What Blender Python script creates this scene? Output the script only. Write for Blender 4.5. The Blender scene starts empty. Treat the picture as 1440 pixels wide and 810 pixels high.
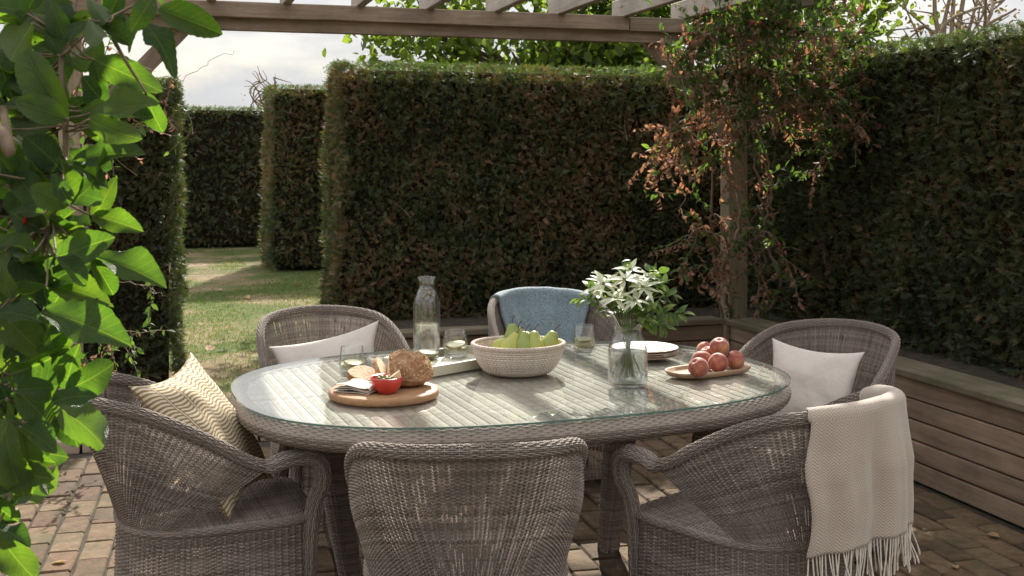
import bpy, bmesh, math, random
import numpy as np
from mathutils import Vector, Matrix, noise as mnoise

random.seed(7)
RNG = np.random.default_rng(7)
rad = math.radians
SC = bpy.context.scene
COL = SC.collection

# ------------------------------------------------------------------ camera
CAM_H, YAW, FPX, HOR = 1.5, rad(16.5), 1640.0, 222.0
cam_d = bpy.data.cameras.new('camera')
cam = bpy.data.objects.new('camera', cam_d)
COL.objects.link(cam)
cam.location = (0, 0, CAM_H)
cam.rotation_euler = (rad(90), 0, -YAW)
cam_d.sensor_width = 36
cam_d.lens = FPX / 1440 * 36
cam_d.shift_y = (HOR - 405) / 1440
cam_d.clip_start, cam_d.clip_end = 0.05, 2000
cam_d.dof.use_dof = True
cam_d.dof.focus_distance = 3.9
cam_d.dof.aperture_fstop = 16
SC.camera = cam

# ------------------------------------------------------------------ sky, sun, exposure
SUN_AZ, SUN_EL = rad(20.5), rad(36.5)      # azimuth clockwise from +Y
world = bpy.data.worlds.new('World')
SC.world = world
world.use_nodes = True
wn, wl = world.node_tree.nodes, world.node_tree.links
wn.clear()
w_out = wn.new('ShaderNodeOutputWorld')
w_bg = wn.new('ShaderNodeBackground')
w_bg.inputs['Strength'].default_value = 0.055
w_sky = wn.new('ShaderNodeTexSky')
w_sky.sky_type = 'NISHITA'
w_sky.sun_disc = False
w_sky.sun_elevation = SUN_EL
w_sky.sun_rotation = SUN_AZ
w_sky.air_density, w_sky.dust_density, w_sky.ozone_density = 1.0, 2.0, 1.0
w_tc = wn.new('ShaderNodeTexCoord')
w_map = wn.new('ShaderNodeMapping')
w_map.inputs['Scale'].default_value = (1, 1, 3.0)
w_no = wn.new('ShaderNodeTexNoise')
w_no.inputs['Scale'].default_value = 2.6
w_no.inputs['Detail'].default_value = 7
w_no.inputs['Roughness'].default_value = 0.55
w_r1 = wn.new('ShaderNodeValToRGB')
w_r1.color_ramp.elements[0].position = 0.28
w_r1.color_ramp.elements[1].position = 0.46
w_r2 = wn.new('ShaderNodeValToRGB')
w_r2.color_ramp.elements[0].position = 0.36
w_r2.color_ramp.elements[0].color = (0.90, 0.91, 0.94, 1)
w_r2.color_ramp.elements[1].position = 0.62
w_r2.color_ramp.elements[1].color = (1.18, 1.18, 1.17, 1)
w_mix = wn.new('ShaderNodeMix')
w_mix.data_type = 'RGBA'
wl.new(w_tc.outputs['Generated'], w_map.inputs['Vector'])
wl.new(w_map.outputs[0], w_no.inputs['Vector'])
wl.new(w_no.outputs['Fac'], w_r1.inputs[0])
wl.new(w_no.outputs['Fac'], w_r2.inputs[0])
wl.new(w_r1.outputs[0], w_mix.inputs[0])
wl.new(w_sky.outputs[0], w_mix.inputs[6])
w_sep = wn.new('ShaderNodeSeparateXYZ')             # CIE overcast sky: (1 + 2 sin(elevation)) / 3
wl.new(w_tc.outputs['Generated'], w_sep.inputs[0])
w_m1 = wn.new('ShaderNodeMath'); w_m1.operation = 'MULTIPLY_ADD'; w_m1.use_clamp = False
w_m1.inputs[1].default_value = 2.0 * 5.4; w_m1.inputs[2].default_value = 5.4
w_mx = wn.new('ShaderNodeMath'); w_mx.operation = 'MAXIMUM'; w_mx.inputs[1].default_value = 0.0
wl.new(w_sep.outputs[2], w_mx.inputs[0]); wl.new(w_mx.outputs[0], w_m1.inputs[0])
w_sc = wn.new('ShaderNodeVectorMath'); w_sc.operation = 'SCALE'
wl.new(w_r2.outputs[0], w_sc.inputs[0]); wl.new(w_m1.outputs[0], w_sc.inputs['Scale'])
wl.new(w_sc.outputs[0], w_mix.inputs[7])
wl.new(w_mix.outputs[2], w_bg.inputs['Color'])
wl.new(w_bg.outputs[0], w_out.inputs['Surface'])

sun_d = bpy.data.lights.new('sun', 'SUN')
sun_d.energy = 5.0
sun_d.angle = rad(0.6)
sun_d.color = (1.0, 0.935, 0.83)
sun = bpy.data.objects.new('sun', sun_d)
COL.objects.link(sun)
SUNV = Vector((math.sin(SUN_AZ) * math.cos(SUN_EL), math.cos(SUN_AZ) * math.cos(SUN_EL), math.sin(SUN_EL)))
sun.rotation_euler = (-SUNV).to_track_quat('-Z', 'Y').to_euler()
sun.location = SUNV * 30

SC.view_settings.view_transform = 'Standard'
SC.view_settings.look = 'None'
SC.view_settings.exposure = 1.12
SC.view_settings.gamma = 1.0
SC.cycles.use_denoising = True
SC.cycles.max_bounces = 16
SC.cycles.transmission_bounces = 16
SC.cycles.transparent_max_bounces = 24
SC.cycles.sample_clamp_indirect = 6.0
SC.cycles.caustics_reflective = False
SC.cycles.caustics_refractive = False

# ------------------------------------------------------------------ helpers
CY, SY = math.cos(YAW), math.sin(YAW)


def PX(px, py, d):
    """a place seen at photo pixel (px, py) and depth d metres"""
    r = (px - 720) / FPX * d
    return Vector((r * CY + d * SY, d * CY - r * SY, CAM_H - (py - HOR) / FPX * d))


def GP(px, py, z=0.0):
    d = (CAM_H - z) * FPX / (py - HOR)
    return PX(px, py, d)


def to_px(p):
    d = p[0] * SY + p[1] * CY
    r = p[0] * CY - p[1] * SY
    return 720 + r / d * FPX, HOR + (CAM_H - p[2]) / d * FPX, d


def tag(o, label=None, cat=None, group=None, kind=None):
    if label: o['label'] = label
    if cat: o['category'] = cat
    if group: o['group'] = group
    if kind: o['kind'] = kind
    return o


def empty(name, loc=(0, 0, 0), rz=0.0):
    o = bpy.data.objects.new(name, None)
    o.empty_display_size = 0.1
    COL.objects.link(o)
    o.location = loc
    o.rotation_euler = (0, 0, rz)
    return o


def link(name, me, parent=None, loc=None, rot=None, mat=None):
    o = bpy.data.objects.new(name, me)
    COL.objects.link(o)
    if mat is not None and len(me.materials) == 0:
        me.materials.append(mat)
    if parent: o.parent = parent
    if loc is not None: o.location = loc
    if rot is not None: o.rotation_euler = rot
    return o


def fast_mesh(name, verts, quads=None, tris=None, smooth=True, mat=None, attrs=None, uv=None):
    """numpy arrays -> mesh data"""
    me = bpy.data.meshes.new(name)
    verts = np.asarray(verts, dtype=np.float32).reshape(-1, 3)
    loops, starts, tot = [], [], 0
    if quads is not None and len(quads):
        q = np.asarray(quads, dtype=np.int32).reshape(-1, 4)
        loops.append(q.ravel()); starts.append(np.arange(len(q)) * 4); tot = len(q) * 4
    if tris is not None and len(tris):
        t = np.asarray(tris, dtype=np.int32).reshape(-1, 3)
        loops.append(t.ravel()); starts.append(np.arange(len(t)) * 3 + tot)
    loops = np.concatenate(loops).astype(np.int32)
    starts = np.concatenate(starts).astype(np.int32)
    me.vertices.add(len(verts)); me.vertices.foreach_set('co', verts.ravel())
    me.loops.add(len(loops)); me.loops.foreach_set('vertex_index', loops)
    me.polygons.add(len(starts)); me.polygons.foreach_set('loop_start', starts)
    me.update(calc_edges=True)
    if smooth:
        me.polygons.foreach_set('use_smooth', np.ones(len(starts), dtype=bool))
    if attrs:
        for k, v in attrs.items():
            a = me.attributes.new(k, 'FLOAT', 'POINT')
            a.data.foreach_set('value', np.asarray(v, dtype=np.float32))
    if uv is not None:
        l = me.uv_layers.new(name='UVMap')
        l.data.foreach_set('uv', np.asarray(uv, dtype=np.float32)[loops].ravel())
    me.validate()
    if mat is not None: me.materials.append(mat)
    return me


def bm_mesh(name, bm, mat=None, smooth=False):
    me = bpy.data.meshes.new(name)
    bm.normal_update()
    bm.to_mesh(me); bm.free()
    if smooth:
        me.polygons.foreach_set('use_smooth', np.ones(len(me.polygons), dtype=bool))
    if mat is not None: me.materials.append(mat)
    return me


def grid_quads(nu, nv, closed_u=False, closed_v=False, off=0):
    """vertex (i,j) = i*nv+j"""
    iu = np.arange(nu if closed_u else nu - 1)
    jv = np.arange(nv if closed_v else nv - 1)
    I, J = np.meshgrid(iu, jv, indexing='ij')
    I2, J2 = (I + 1) % nu, (J + 1) % nv
    return np.stack([I * nv + J, I2 * nv + J, I2 * nv + J2, I * nv + J2], -1).reshape(-1, 4) + off


def box_mesh(name, sx, sy, sz, mat, bevel=0.004, seg=1, wob=0.0, cuts=0, seed=0):
    """box centred on origin"""
    bm = bmesh.new()
    bmesh.ops.create_cube(bm, size=1)
    bmesh.ops.scale(bm, vec=(sx, sy, sz), verts=bm.verts)
    if cuts:
        ax = max(range(3), key=lambda k: (sx, sy, sz)[k])
        es = [e for e in bm.edges if abs((e.verts[0].co - e.verts[1].co)[ax]) > 0.5 * (sx, sy, sz)[ax]]
        bmesh.ops.subdivide_edges(bm, edges=es, cuts=cuts, use_grid_fill=True)
    if bevel:
        es = [e for e in bm.edges if e.calc_face_angle(0) > 0.5]
        bmesh.ops.bevel(bm, geom=es, offset=bevel, segments=seg, affect='EDGES', profile=0.6)
    if wob:
        for v in bm.verts:
            v.co += mnoise.noise_vector(v.co * 3.1 + Vector((seed * 7.3, seed, 0))) * wob
    return bm_mesh(name, bm, mat)


def tube(points, radii, sides=8, cap=True):
    """returns verts, quads, tris of a tapered tube along points"""
    P = np.asarray([tuple(p) for p in points], dtype=float)
    n = len(P)
    R = np.broadcast_to(np.asarray(radii, dtype=float), (n,)) if np.ndim(radii) else np.full(n, radii)
    T = np.gradient(P, axis=0)
    T /= np.linalg.norm(T, axis=1, keepdims=True) + 1e-9
    ref = np.array([0, 0, 1.0]) if abs(T[0, 2]) < 0.9 else np.array([1.0, 0, 0])
    N = np.zeros_like(P)
    v = np.cross(T[0], ref); v /= np.linalg.norm(v)
    N[0] = v
    for i in range(1, n):
        v = N[i - 1] - T[i] * np.dot(N[i - 1], T[i])
        N[i] = v / (np.linalg.norm(v) + 1e-9)
    B = np.cross(T, N)
    a = np.arange(sides) / sides * 2 * math.pi
    V = P[:, None] + R[:, None, None] * (np.cos(a)[None, :, None] * N[:, None] + np.sin(a)[None, :, None] * B[:, None])
    V = V.reshape(-1, 3)
    q = grid_quads(n, sides, closed_v=True)
    t = []
    if cap:
        V = np.vstack([V, P[0], P[-1]])
        k = n * sides
        for j in range(sides):
            t.append((k, (j + 1) % sides, j))
            t.append((k + 1, (n - 1) * sides + j, (n - 1) * sides + (j + 1) % sides))
    return V, q, np.array(t, dtype=int).reshape(-1, 3)


class Acc:
    """collects pieces that belong to one part"""
    def __init__(s): s.v, s.q, s.t, s.n, s.r = [], [], [], 0, []
    def add(s, v, q=None, t=None, rnd=0.5):
        v = np.asarray(v, dtype=float).reshape(-1, 3)
        s.v.append(v)
        if q is not None and len(q): s.q.append(np.asarray(q) + s.n)
        if t is not None and len(t): s.t.append(np.asarray(t) + s.n)
        s.r.append(np.broadcast_to(np.asarray(rnd, dtype=float), (len(v),)))
        s.n += len(v)
    def tube(s, pts, r, sides=6, rnd=0.5): s.add(*tube(pts, r, sides), rnd=rnd)
    def mesh(s, name, mat, smooth=True):
        return fast_mesh(name, np.vstack(s.v), np.vstack(s.q) if s.q else None, np.vstack(s.t) if s.t else None,
                         smooth, mat, {'rnd': np.concatenate(s.r)})


def spline(pts, n):
    """Catmull-Rom through control points"""
    P = [np.array(tuple(p), dtype=float) for p in pts]
    P = [2 * P[0] - P[1]] + P + [2 * P[-1] - P[-2]]
    out = []
    m = len(P) - 3
    for k in range(n):
        s = k / (n - 1) * m
        i = min(int(s), m - 1); t = s - i
        a, b, c, d = P[i:i + 4]
        out.append(0.5 * ((2 * b) + (c - a) * t + (2 * a - 5 * b + 4 * c - d) * t * t + (3 * b - a - 3 * c + d) * t ** 3))
    return np.array(out)


def lathe(name, prof, mat, seg=40, sx=1.0, sy=1.0):
    """profile list of (r,z) -> closed shell of revolution; r==0 ends become poles"""
    pr = [p for p in prof]
    n = len(pr)
    a = np.arange(seg) / seg * 2 * math.pi
    V = np.array([[(r * math.cos(t) * sx, r * math.sin(t) * sy, z) for t in a] for r, z in pr]).reshape(-1, 3)
    q = grid_quads(n, seg, closed_v=True)
    bm_q = [f[::-1] for f in q]
    me = fast_mesh(name, V, np.array(bm_q), None, True, mat)
    bm = bmesh.new(); bm.from_mesh(me)
    bmesh.ops.remove_doubles(bm, verts=bm.verts, dist=1e-5)
    bmesh.ops.recalc_face_normals(bm, faces=bm.faces)
    bm.to_mesh(me); bm.free()
    me.polygons.foreach_set('use_smooth', np.ones(len(me.polygons), dtype=bool))
    return me


# ------------------------------------------------------------------ materials
def newmat(name):
    m = bpy.data.materials.new(name)
    m.use_nodes = True
    nt = m.node_tree
    b = nt.nodes['Principled BSDF']
    return m, nt.nodes, nt.links, b


def ramp(n, stops):
    r = n.new('ShaderNodeValToRGB')
    while len(r.color_ramp.elements) < len(stops): r.color_ramp.elements.new(0.5)
    for e, (p, c) in zip(r.color_ramp.elements, stops):
        e.position = p; e.color = (*c, 1)
    return r


def noise(n, l, scale, detail=4, rough=0.55, vec=None, mscale=None, coord='Object'):
    t = n.new('ShaderNodeTexNoise')
    t.inputs['Scale'].default_value = scale
    t.inputs['Detail'].default_value = detail
    t.inputs['Roughness'].default_value = rough
    if vec is None:
        tc = n.new('ShaderNodeTexCoord'); vec = tc.outputs[coord]
    if mscale is not None:
        mp = n.new('ShaderNodeMapping'); mp.inputs['Scale'].default_value = mscale
        l.new(vec, mp.inputs[0]); vec = mp.outputs[0]
    l.new(vec, t.inputs['Vector'])
    return t


def mixc(n, l, a, b, fac, mode='MIX'):
    m = n.new('ShaderNodeMix'); m.data_type = 'RGBA'; m.blend_type = mode
    for s, i in ((fac, 0), (a, 6), (b, 7)):
        if hasattr(s, 'is_output'): l.new(s, m.inputs[i])
        elif i == 0: m.inputs[0].default_value = s
        else: m.inputs[i].default_value = (*s, 1)
    return m.outputs[2]


def math_n(n, l, op, a, b=None):
    m = n.new('ShaderNodeMath'); m.operation = op
    for i, s in enumerate((a, b)):
        if s is None: continue
        if hasattr(s, 'is_output'): l.new(s, m.inputs[i])
        else: m.inputs[i].default_value = s
    return m.outputs[0]


def bump(n, l, b, h, strength=0.3, dist=0.01):
    bp = n.new('ShaderNodeBump')
    bp.inputs['Strength'].default_value = strength
    bp.inputs['Distance'].default_value = dist
    l.new(h, bp.inputs['Height']); l.new(bp.outputs[0], b.inputs['Normal'])


def simple(name, col, rough=0.6, var=0.12, nscale=30, bstr=0.15, bdist=0.003, spec=0.4):
    m, n, l, b = newmat(name)
    t = noise(n, l, nscale)
    c0 = tuple(max(0, c * (1 - var)) for c in col); c1 = tuple(min(1, c * (1 + var)) for c in col)
    r = ramp(n, [(0.3, c0), (0.7, c1)])
    l.new(t.outputs['Fac'], r.inputs[0]); l.new(r.outputs[0], b.inputs['Base Color'])
    b.inputs['Roughness'].default_value = rough
    b.inputs['Specular IOR Level'].default_value = spec
    if bstr: bump(n, l, b, t.outputs['Fac'], bstr, bdist)
    return m


def foliage_mat(name, stops, transl=0.35, rough=0.5, nscale=2.5, nmix=0.5, spec=0.35, tcol=(1.3, 1.5, 0.55), detail=5):
    """colour from a per-leaf random value and a slow clump noise; light shines through"""
    m, n, l, b = newmat(name)
    at = n.new('ShaderNodeAttribute'); at.attribute_name = 'rnd'
    t = noise(n, l, nscale, detail, 0.6)
    st = n.new('ShaderNodeMapRange')
    st.inputs['From Min'].default_value, st.inputs['From Max'].default_value = 0.3, 0.7
    l.new(t.outputs['Fac'], st.inputs[0])
    mx = n.new('ShaderNodeMix'); mx.data_type = 'FLOAT'; mx.inputs[0].default_value = nmix
    l.new(at.outputs['Fac'], mx.inputs[2]); l.new(st.outputs[0], mx.inputs[3])
    r = ramp(n, stops)
    l.new(mx.outputs[0], r.inputs[0])
    l.new(r.outputs[0], b.inputs['Base Color'])
    b.inputs['Roughness'].default_value = rough
    b.inputs['Specular IOR Level'].default_value = spec
    tr = n.new('ShaderNodeBsdfTranslucent')
    tc = mixc(n, l, r.outputs[0], tcol, 1.0, 'MULTIPLY')
    l.new(tc, tr.inputs[0])
    ms = n.new('ShaderNodeMixShader'); ms.inputs[0].default_value = transl
    l.new(b.outputs[0], ms.inputs[1]); l.new(tr.outputs[0], ms.inputs[2])
    l.new(ms.outputs[0], n['Material Output'].inputs['Surface'])
    return m


def wood_mat(name, base, dark, axis=0, scale=6, algae=0.0, rough=0.8, grain=1.0, knots=True):
    m, n, l, b = newmat(name)
    ms = [9.0, 9.0, 9.0]; ms[axis] = 0.55
    oi = n.new('ShaderNodeObjectInfo')
    tc = n.new('ShaderNodeTexCoord')
    ad = n.new('ShaderNodeVectorMath'); ad.operation = 'ADD'
    sc = n.new('ShaderNodeVectorMath'); sc.operation = 'SCALE'
    cmb = n.new('ShaderNodeCombineXYZ')
    for i in range(3): l.new(oi.outputs['Random'], cmb.inputs[i])
    l.new(cmb.outputs[0], sc.inputs[0]); sc.inputs['Scale'].default_value = 13
    l.new(tc.outputs['Object'], ad.inputs[0]); l.new(sc.outputs[0], ad.inputs[1])
    g = noise(n, l, scale, 6, 0.62, vec=ad.outputs[0], mscale=ms)
    fine = noise(n, l, scale * 7, 3, 0.6, vec=ad.outputs[0], mscale=ms)
    big = noise(n, l, 2.3, 4, 0.6, vec=ad.outputs[0])
    mid = tuple(0.55 * a + 0.45 * c for a, c in zip(base, dark))
    r = ramp(n, [(0.25, dark), (0.48, mid), (0.72, base)])
    l.new(g.outputs['Fac'], r.inputs[0])
    c = mixc(n, l, r.outputs[0], tuple(x * 0.55 for x in dark), math_n(n, l, 'MULTIPLY', fine.outputs['Fac'], 0.55 * grain))
    rb = ramp(n, [(0.35, (0.62, 0.60, 0.58)), (0.65, (1.12, 1.1, 1.06))])
    l.new(big.outputs['Fac'], rb.inputs[0])
    c = mixc(n, l, c, rb.outputs[0], 0.8, 'MULTIPLY')
    if knots:
        mk = [4.0, 4.0, 4.0]; mk[axis] = 1.6
        vo = n.new('ShaderNodeTexVoronoi'); vo.inputs['Scale'].default_value = 1.6
        mp = n.new('ShaderNodeMapping'); mp.inputs['Scale'].default_value = mk
        l.new(ad.outputs[0], mp.inputs[0]); l.new(mp.outputs[0], vo.inputs['Vector'])
        rk = ramp(n, [(0.03, (1, 1, 1)), (0.11, (0, 0, 0))])
        l.new(vo.outputs['Distance'], rk.inputs[0])
        c = mixc(n, l, c, tuple(x * 0.35 for x in dark), math_n(n, l, 'MULTIPLY', rk.outputs[0], 0.75))
    if algae:
        na = noise(n, l, 5.5, 6, 0.7, vec=ad.outputs[0])
        ra = ramp(n, [(0.45, (0, 0, 0)), (0.62, (1, 1, 1))])
        l.new(na.outputs['Fac'], ra.inputs[0])
        c = mixc(n, l, c, (0.075, 0.085, 0.04), math_n(n, l, 'MULTIPLY', ra.outputs[0], algae))
    l.new(c, b.inputs['Base Color'])
    b.inputs['Roughness'].default_value = rough
    b.inputs['Specular IOR Level'].default_value = 0.25
    bump(n, l, b, math_n(n, l, 'ADD', g.outputs['Fac'], math_n(n, l, 'MULTIPLY', fine.outputs['Fac'], 0.5)), 0.5, 0.004)
    return m


def wicker_mat(name, lo, hi, rough=0.68, spec=0.25):
    m, n, l, b = newmat(name)
    ge = n.new('ShaderNodeNewGeometry')
    t = noise(n, l, 7, 4, 0.6)
    t2 = noise(n, l, 160, 2, 0.5)
    f = math_n(n, l, 'ADD', math_n(n, l, 'MULTIPLY', ge.outputs['Random Per Island'], 0.5),
               math_n(n, l, 'ADD', math_n(n, l, 'MULTIPLY', t.outputs['Fac'], 0.5), math_n(n, l, 'MULTIPLY', t2.outputs['Fac'], 0.25)))
    r = ramp(n, [(0.22, lo), (0.98, hi)])
    l.new(f, r.inputs[0]); l.new(r.outputs[0], b.inputs['Base Color'])
    b.inputs['Roughness'].default_value = rough
    b.inputs['Specular IOR Level'].default_value = spec
    return m


def glass_mat(name, tint=(0.97, 0.99, 0.98), ior=1.45, thru=0.68):
    m, n, l, b = newmat(name)
    g = n.new('ShaderNodeBsdfGlass'); g.inputs['Color'].default_value = (*tint, 1)
    g.inputs['IOR'].default_value = ior; g.inputs['Roughness'].default_value = 0.0
    t = n.new('ShaderNodeBsdfTransparent'); t.inputs[0].default_value = (*tint, 1)
    ms = n.new('ShaderNodeMixShader'); ms.inputs[0].default_value = thru
    l.new(g.outputs[0], ms.inputs[1]); l.new(t.outputs[0], ms.inputs[2])
    l.new(ms.outputs[0], n['Material Output'].inputs['Surface'])
    return m


def pane_mat(name, tint, ior=1.5):
    """plate glass: mirror reflection by Fresnel, the rest passes straight through"""
    m, n, l, b = newmat(name)
    ge = n.new('ShaderNodeNewGeometry')                 # Schlick, the same from both sides
    dt = n.new('ShaderNodeVectorMath'); dt.operation = 'DOT_PRODUCT'
    l.new(ge.outputs['Normal'], dt.inputs[0]); l.new(ge.outputs['Incoming'], dt.inputs[1])
    om = math_n(n, l, 'SUBTRACT', 1.0, math_n(n, l, 'ABSOLUTE', dt.outputs['Value']))
    f1 = math_n(n, l, 'ADD', math_n(n, l, 'MULTIPLY', math_n(n, l, 'POWER', om, 3.5), 0.96), 0.04)
    g = n.new('ShaderNodeBsdfGlossy'); g.inputs['Roughness'].default_value = 0.008
    sm = noise(n, l, 3.0, 3)
    t = n.new('ShaderNodeBsdfTransparent'); t.inputs[0].default_value = (*tint, 1)
    ms = n.new('ShaderNodeMixShader')
    l.new(f1, ms.inputs[0]); l.new(t.outputs[0], ms.inputs[1]); l.new(g.outputs[0], ms.inputs[2])
    bp = n.new('ShaderNodeBump'); bp.inputs['Strength'].default_value = 0.02; bp.inputs['Distance'].default_value = 0.002
    l.new(sm.outputs['Fac'], bp.inputs['Height']); l.new(bp.outputs[0], g.inputs['Normal'])
    df = n.new('ShaderNodeBsdfDiffuse'); df.inputs[0].default_value = (0.62, 0.60, 0.56, 1)     # film of garden dust
    dn = noise(n, l, 2.4, 6, .65)
    dr = ramp(n, [(0.3, (0.03, 0.03, 0.03)), (0.7, (0.10, 0.10, 0.10))]); l.new(dn.outputs['Fac'], dr.inputs[0])
    m2 = n.new('ShaderNodeMixShader')
    l.new(dr.outputs[0], m2.inputs[0]); l.new(ms.outputs[0], m2.inputs[1]); l.new(df.outputs[0], m2.inputs[2])
    l.new(m2.outputs[0], n['Material Output'].inputs['Surface'])
    return m


MT = {}
MT['wicker'] = wicker_mat('wicker', (0.10, 0.077, 0.063), (0.335, 0.28, 0.242))
MT['wicker_table'] = wicker_mat('wicker_table', (0.26, 0.22, 0.18), (0.54, 0.475, 0.405))
MT['wicker_edge'] = wicker_mat('wicker_edge', (0.125, 0.098, 0.08), (0.38, 0.32, 0.275))
MT['dark_leg'] = simple('dark_leg', (0.03, 0.024, 0.02), 0.5)
MT['beam'] = wood_mat('beam_wood', (0.46, 0.36, 0.29), (0.22, 0.16, 0.125), 0, 5, 0.2)
MT['rafter'] = wood_mat('rafter_wood', (0.62, 0.57, 0.52), (0.36, 0.31, 0.27), 1, 5, 0.1)
MT['post'] = wood_mat('post_wood', (0.50, 0.41, 0.29), (0.27, 0.21, 0.14), 2, 5, 0.3)
MT['plank_x'] = wood_mat('plank_wood_x', (0.29, 0.20, 0.135), (0.125, 0.083, 0.058), 0, 4, 0.25)
MT['plank_y'] = wood_mat('plank_wood_y', (0.43, 0.315, 0.235), (0.20, 0.14, 0.105), 1, 4, 0.15)
MT['cap_x'] = wood_mat('cap_wood_x', (0.27, 0.21, 0.155), (0.11, 0.085, 0.06), 0, 4, 0.35)
MT['cap_y'] = wood_mat('cap_wood_y', (0.28, 0.23, 0.17), (0.11, 0.092, 0.065), 1, 4, 0.65)
def thin_glass(name, tint):
    m, n, l, b = newmat(name)
    ge = n.new('ShaderNodeNewGeometry')
    dt = n.new('ShaderNodeVectorMath'); dt.operation = 'DOT_PRODUCT'
    l.new(ge.outputs['Normal'], dt.inputs[0]); l.new(ge.outputs['Incoming'], dt.inputs[1])
    om = math_n(n, l, 'SUBTRACT', 1.0, math_n(n, l, 'ABSOLUTE', dt.outputs['Value']))
    f1 = math_n(n, l, 'ADD', math_n(n, l, 'MULTIPLY', math_n(n, l, 'POWER', om, 3.0), 0.93), 0.06)
    g = n.new('ShaderNodeBsdfGlossy'); g.inputs['Roughness'].default_value = 0.02
    t = n.new('ShaderNodeBsdfTransparent'); t.inputs[0].default_value = (*tint, 1)
    ms = n.new('ShaderNodeMixShader')
    l.new(f1, ms.inputs[0]); l.new(t.outputs[0], ms.inputs[1]); l.new(g.outputs[0], ms.inputs[2])
    l.new(ms.outputs[0], n['Material Output'].inputs['Surface'])
    return m


MT['glass'] = thin_glass('clear_glass', (0.985, 0.99, 0.985))
MT['water'] = glass_mat('water', (0.985, 0.995, 0.99), 1.33, 0.35)
MT['pane'] = pane_mat('table_glass', (0.90, 0.95, 0.925))
m, n, l, b = newmat('glass_edge')
b.inputs['Base Color'].default_value = (0.10, 0.19, 0.16, 1); b.inputs['Roughness'].default_value = 0.15
MT['pane_edge'] = m
MT['bark'] = simple('bark', (0.12, 0.085, 0.06), 0.9, 0.4, 40, 0.6, 0.01)
MT['twig'] = simple('twig', (0.20, 0.145, 0.10), 0.8, 0.35, 60, 0.3, 0.004)
MT['twig_grey'] = simple('grey_twig', (0.22, 0.165, 0.11), 0.8, 0.25, 60, 0.2, 0.003)
MT['pale_twig'] = simple('pale_twig', (0.33, 0.27, 0.19), 0.8, 0.25, 60, 0.2, 0.003)
MT['yew'] = foliage_mat('yew_needles', [(0.10, (0.024, 0.036, 0.016)), (0.34, (0.060, 0.082, 0.034)), (0.52, (0.10, 0.12, 0.050)),
                                       (0.61, (0.17, 0.112, 0.064)), (0.80, (0.26, 0.155, 0.09)), (0.96, (0.12, 0.125, 0.052))],
                        0.24, 0.6, 5.0, 0.42)
MT['yew_green'] = foliage_mat('yew_needles_green', [(0.1, (0.024, 0.034, 0.017)), (0.46, (0.060, 0.078, 0.034)), (0.64, (0.10, 0.11, 0.048)),
                                                   (0.76, (0.19, 0.12, 0.068))], 0.24, 0.6, 5.0, 0.4)
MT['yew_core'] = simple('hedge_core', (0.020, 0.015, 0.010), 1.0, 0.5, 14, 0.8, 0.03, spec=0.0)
MT['yew_tip'] = foliage_mat('yew_new_growth', [(0.1, (0.035, 0.06, 0.018)), (0.9, (0.10, 0.14, 0.04))], 0.4, 0.6)
MT['vine_green'] = foliage_mat('vine_leaf_green', [(0.1, (0.040, 0.068, 0.026)), (0.55, (0.075, 0.12, 0.042)), (0.9, (0.13, 0.18, 0.06))], 0.5, 0.6, tcol=(1.6, 1.8, .6), spec=.2)
MT['vine_dead'] = foliage_mat('vine_leaf_dead', [(0.1, (0.14, 0.08, 0.052)), (0.5, (0.27, 0.15, 0.095)), (0.9, (0.42, 0.27, 0.18))], 0.45, 0.7, tcol=(1.4, 1.1, 0.85))
MT['tree_green'] = foliage_mat('tree_leaf', [(0.1, (0.040, 0.070, 0.020)), (0.5, (0.085, 0.13, 0.034)), (0.9, (0.14, 0.18, 0.05))], 0.6, 0.5, 1.2, tcol=(2.0, 2.0, .7))
MT['tree_rust'] = foliage_mat('tree_leaf_rust', [(0.1, (0.10, 0.07, 0.045)), (0.9, (0.18, 0.11, 0.06))], 0.4, 0.6)
MT['grass'] = foliage_mat('grass_blade', [(0.1, (0.07, 0.11, 0.028)), (0.5, (0.11, 0.155, 0.040)), (0.8, (0.17, 0.18, 0.06)), (0.95, (0.26, 0.21, 0.10))], 0.4, 0.6, 0.9, 0.5)
MT['hip'] = simple('rose_hip', (0.42, 0.02, 0.035), 0.3, 0.2, 60, 0)
MT['litter'] = foliage_mat('dry_leaf', [(0.1, (0.22, 0.12, 0.06)), (0.9, (0.42, 0.28, 0.16))], 0.2, 0.8)

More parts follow.
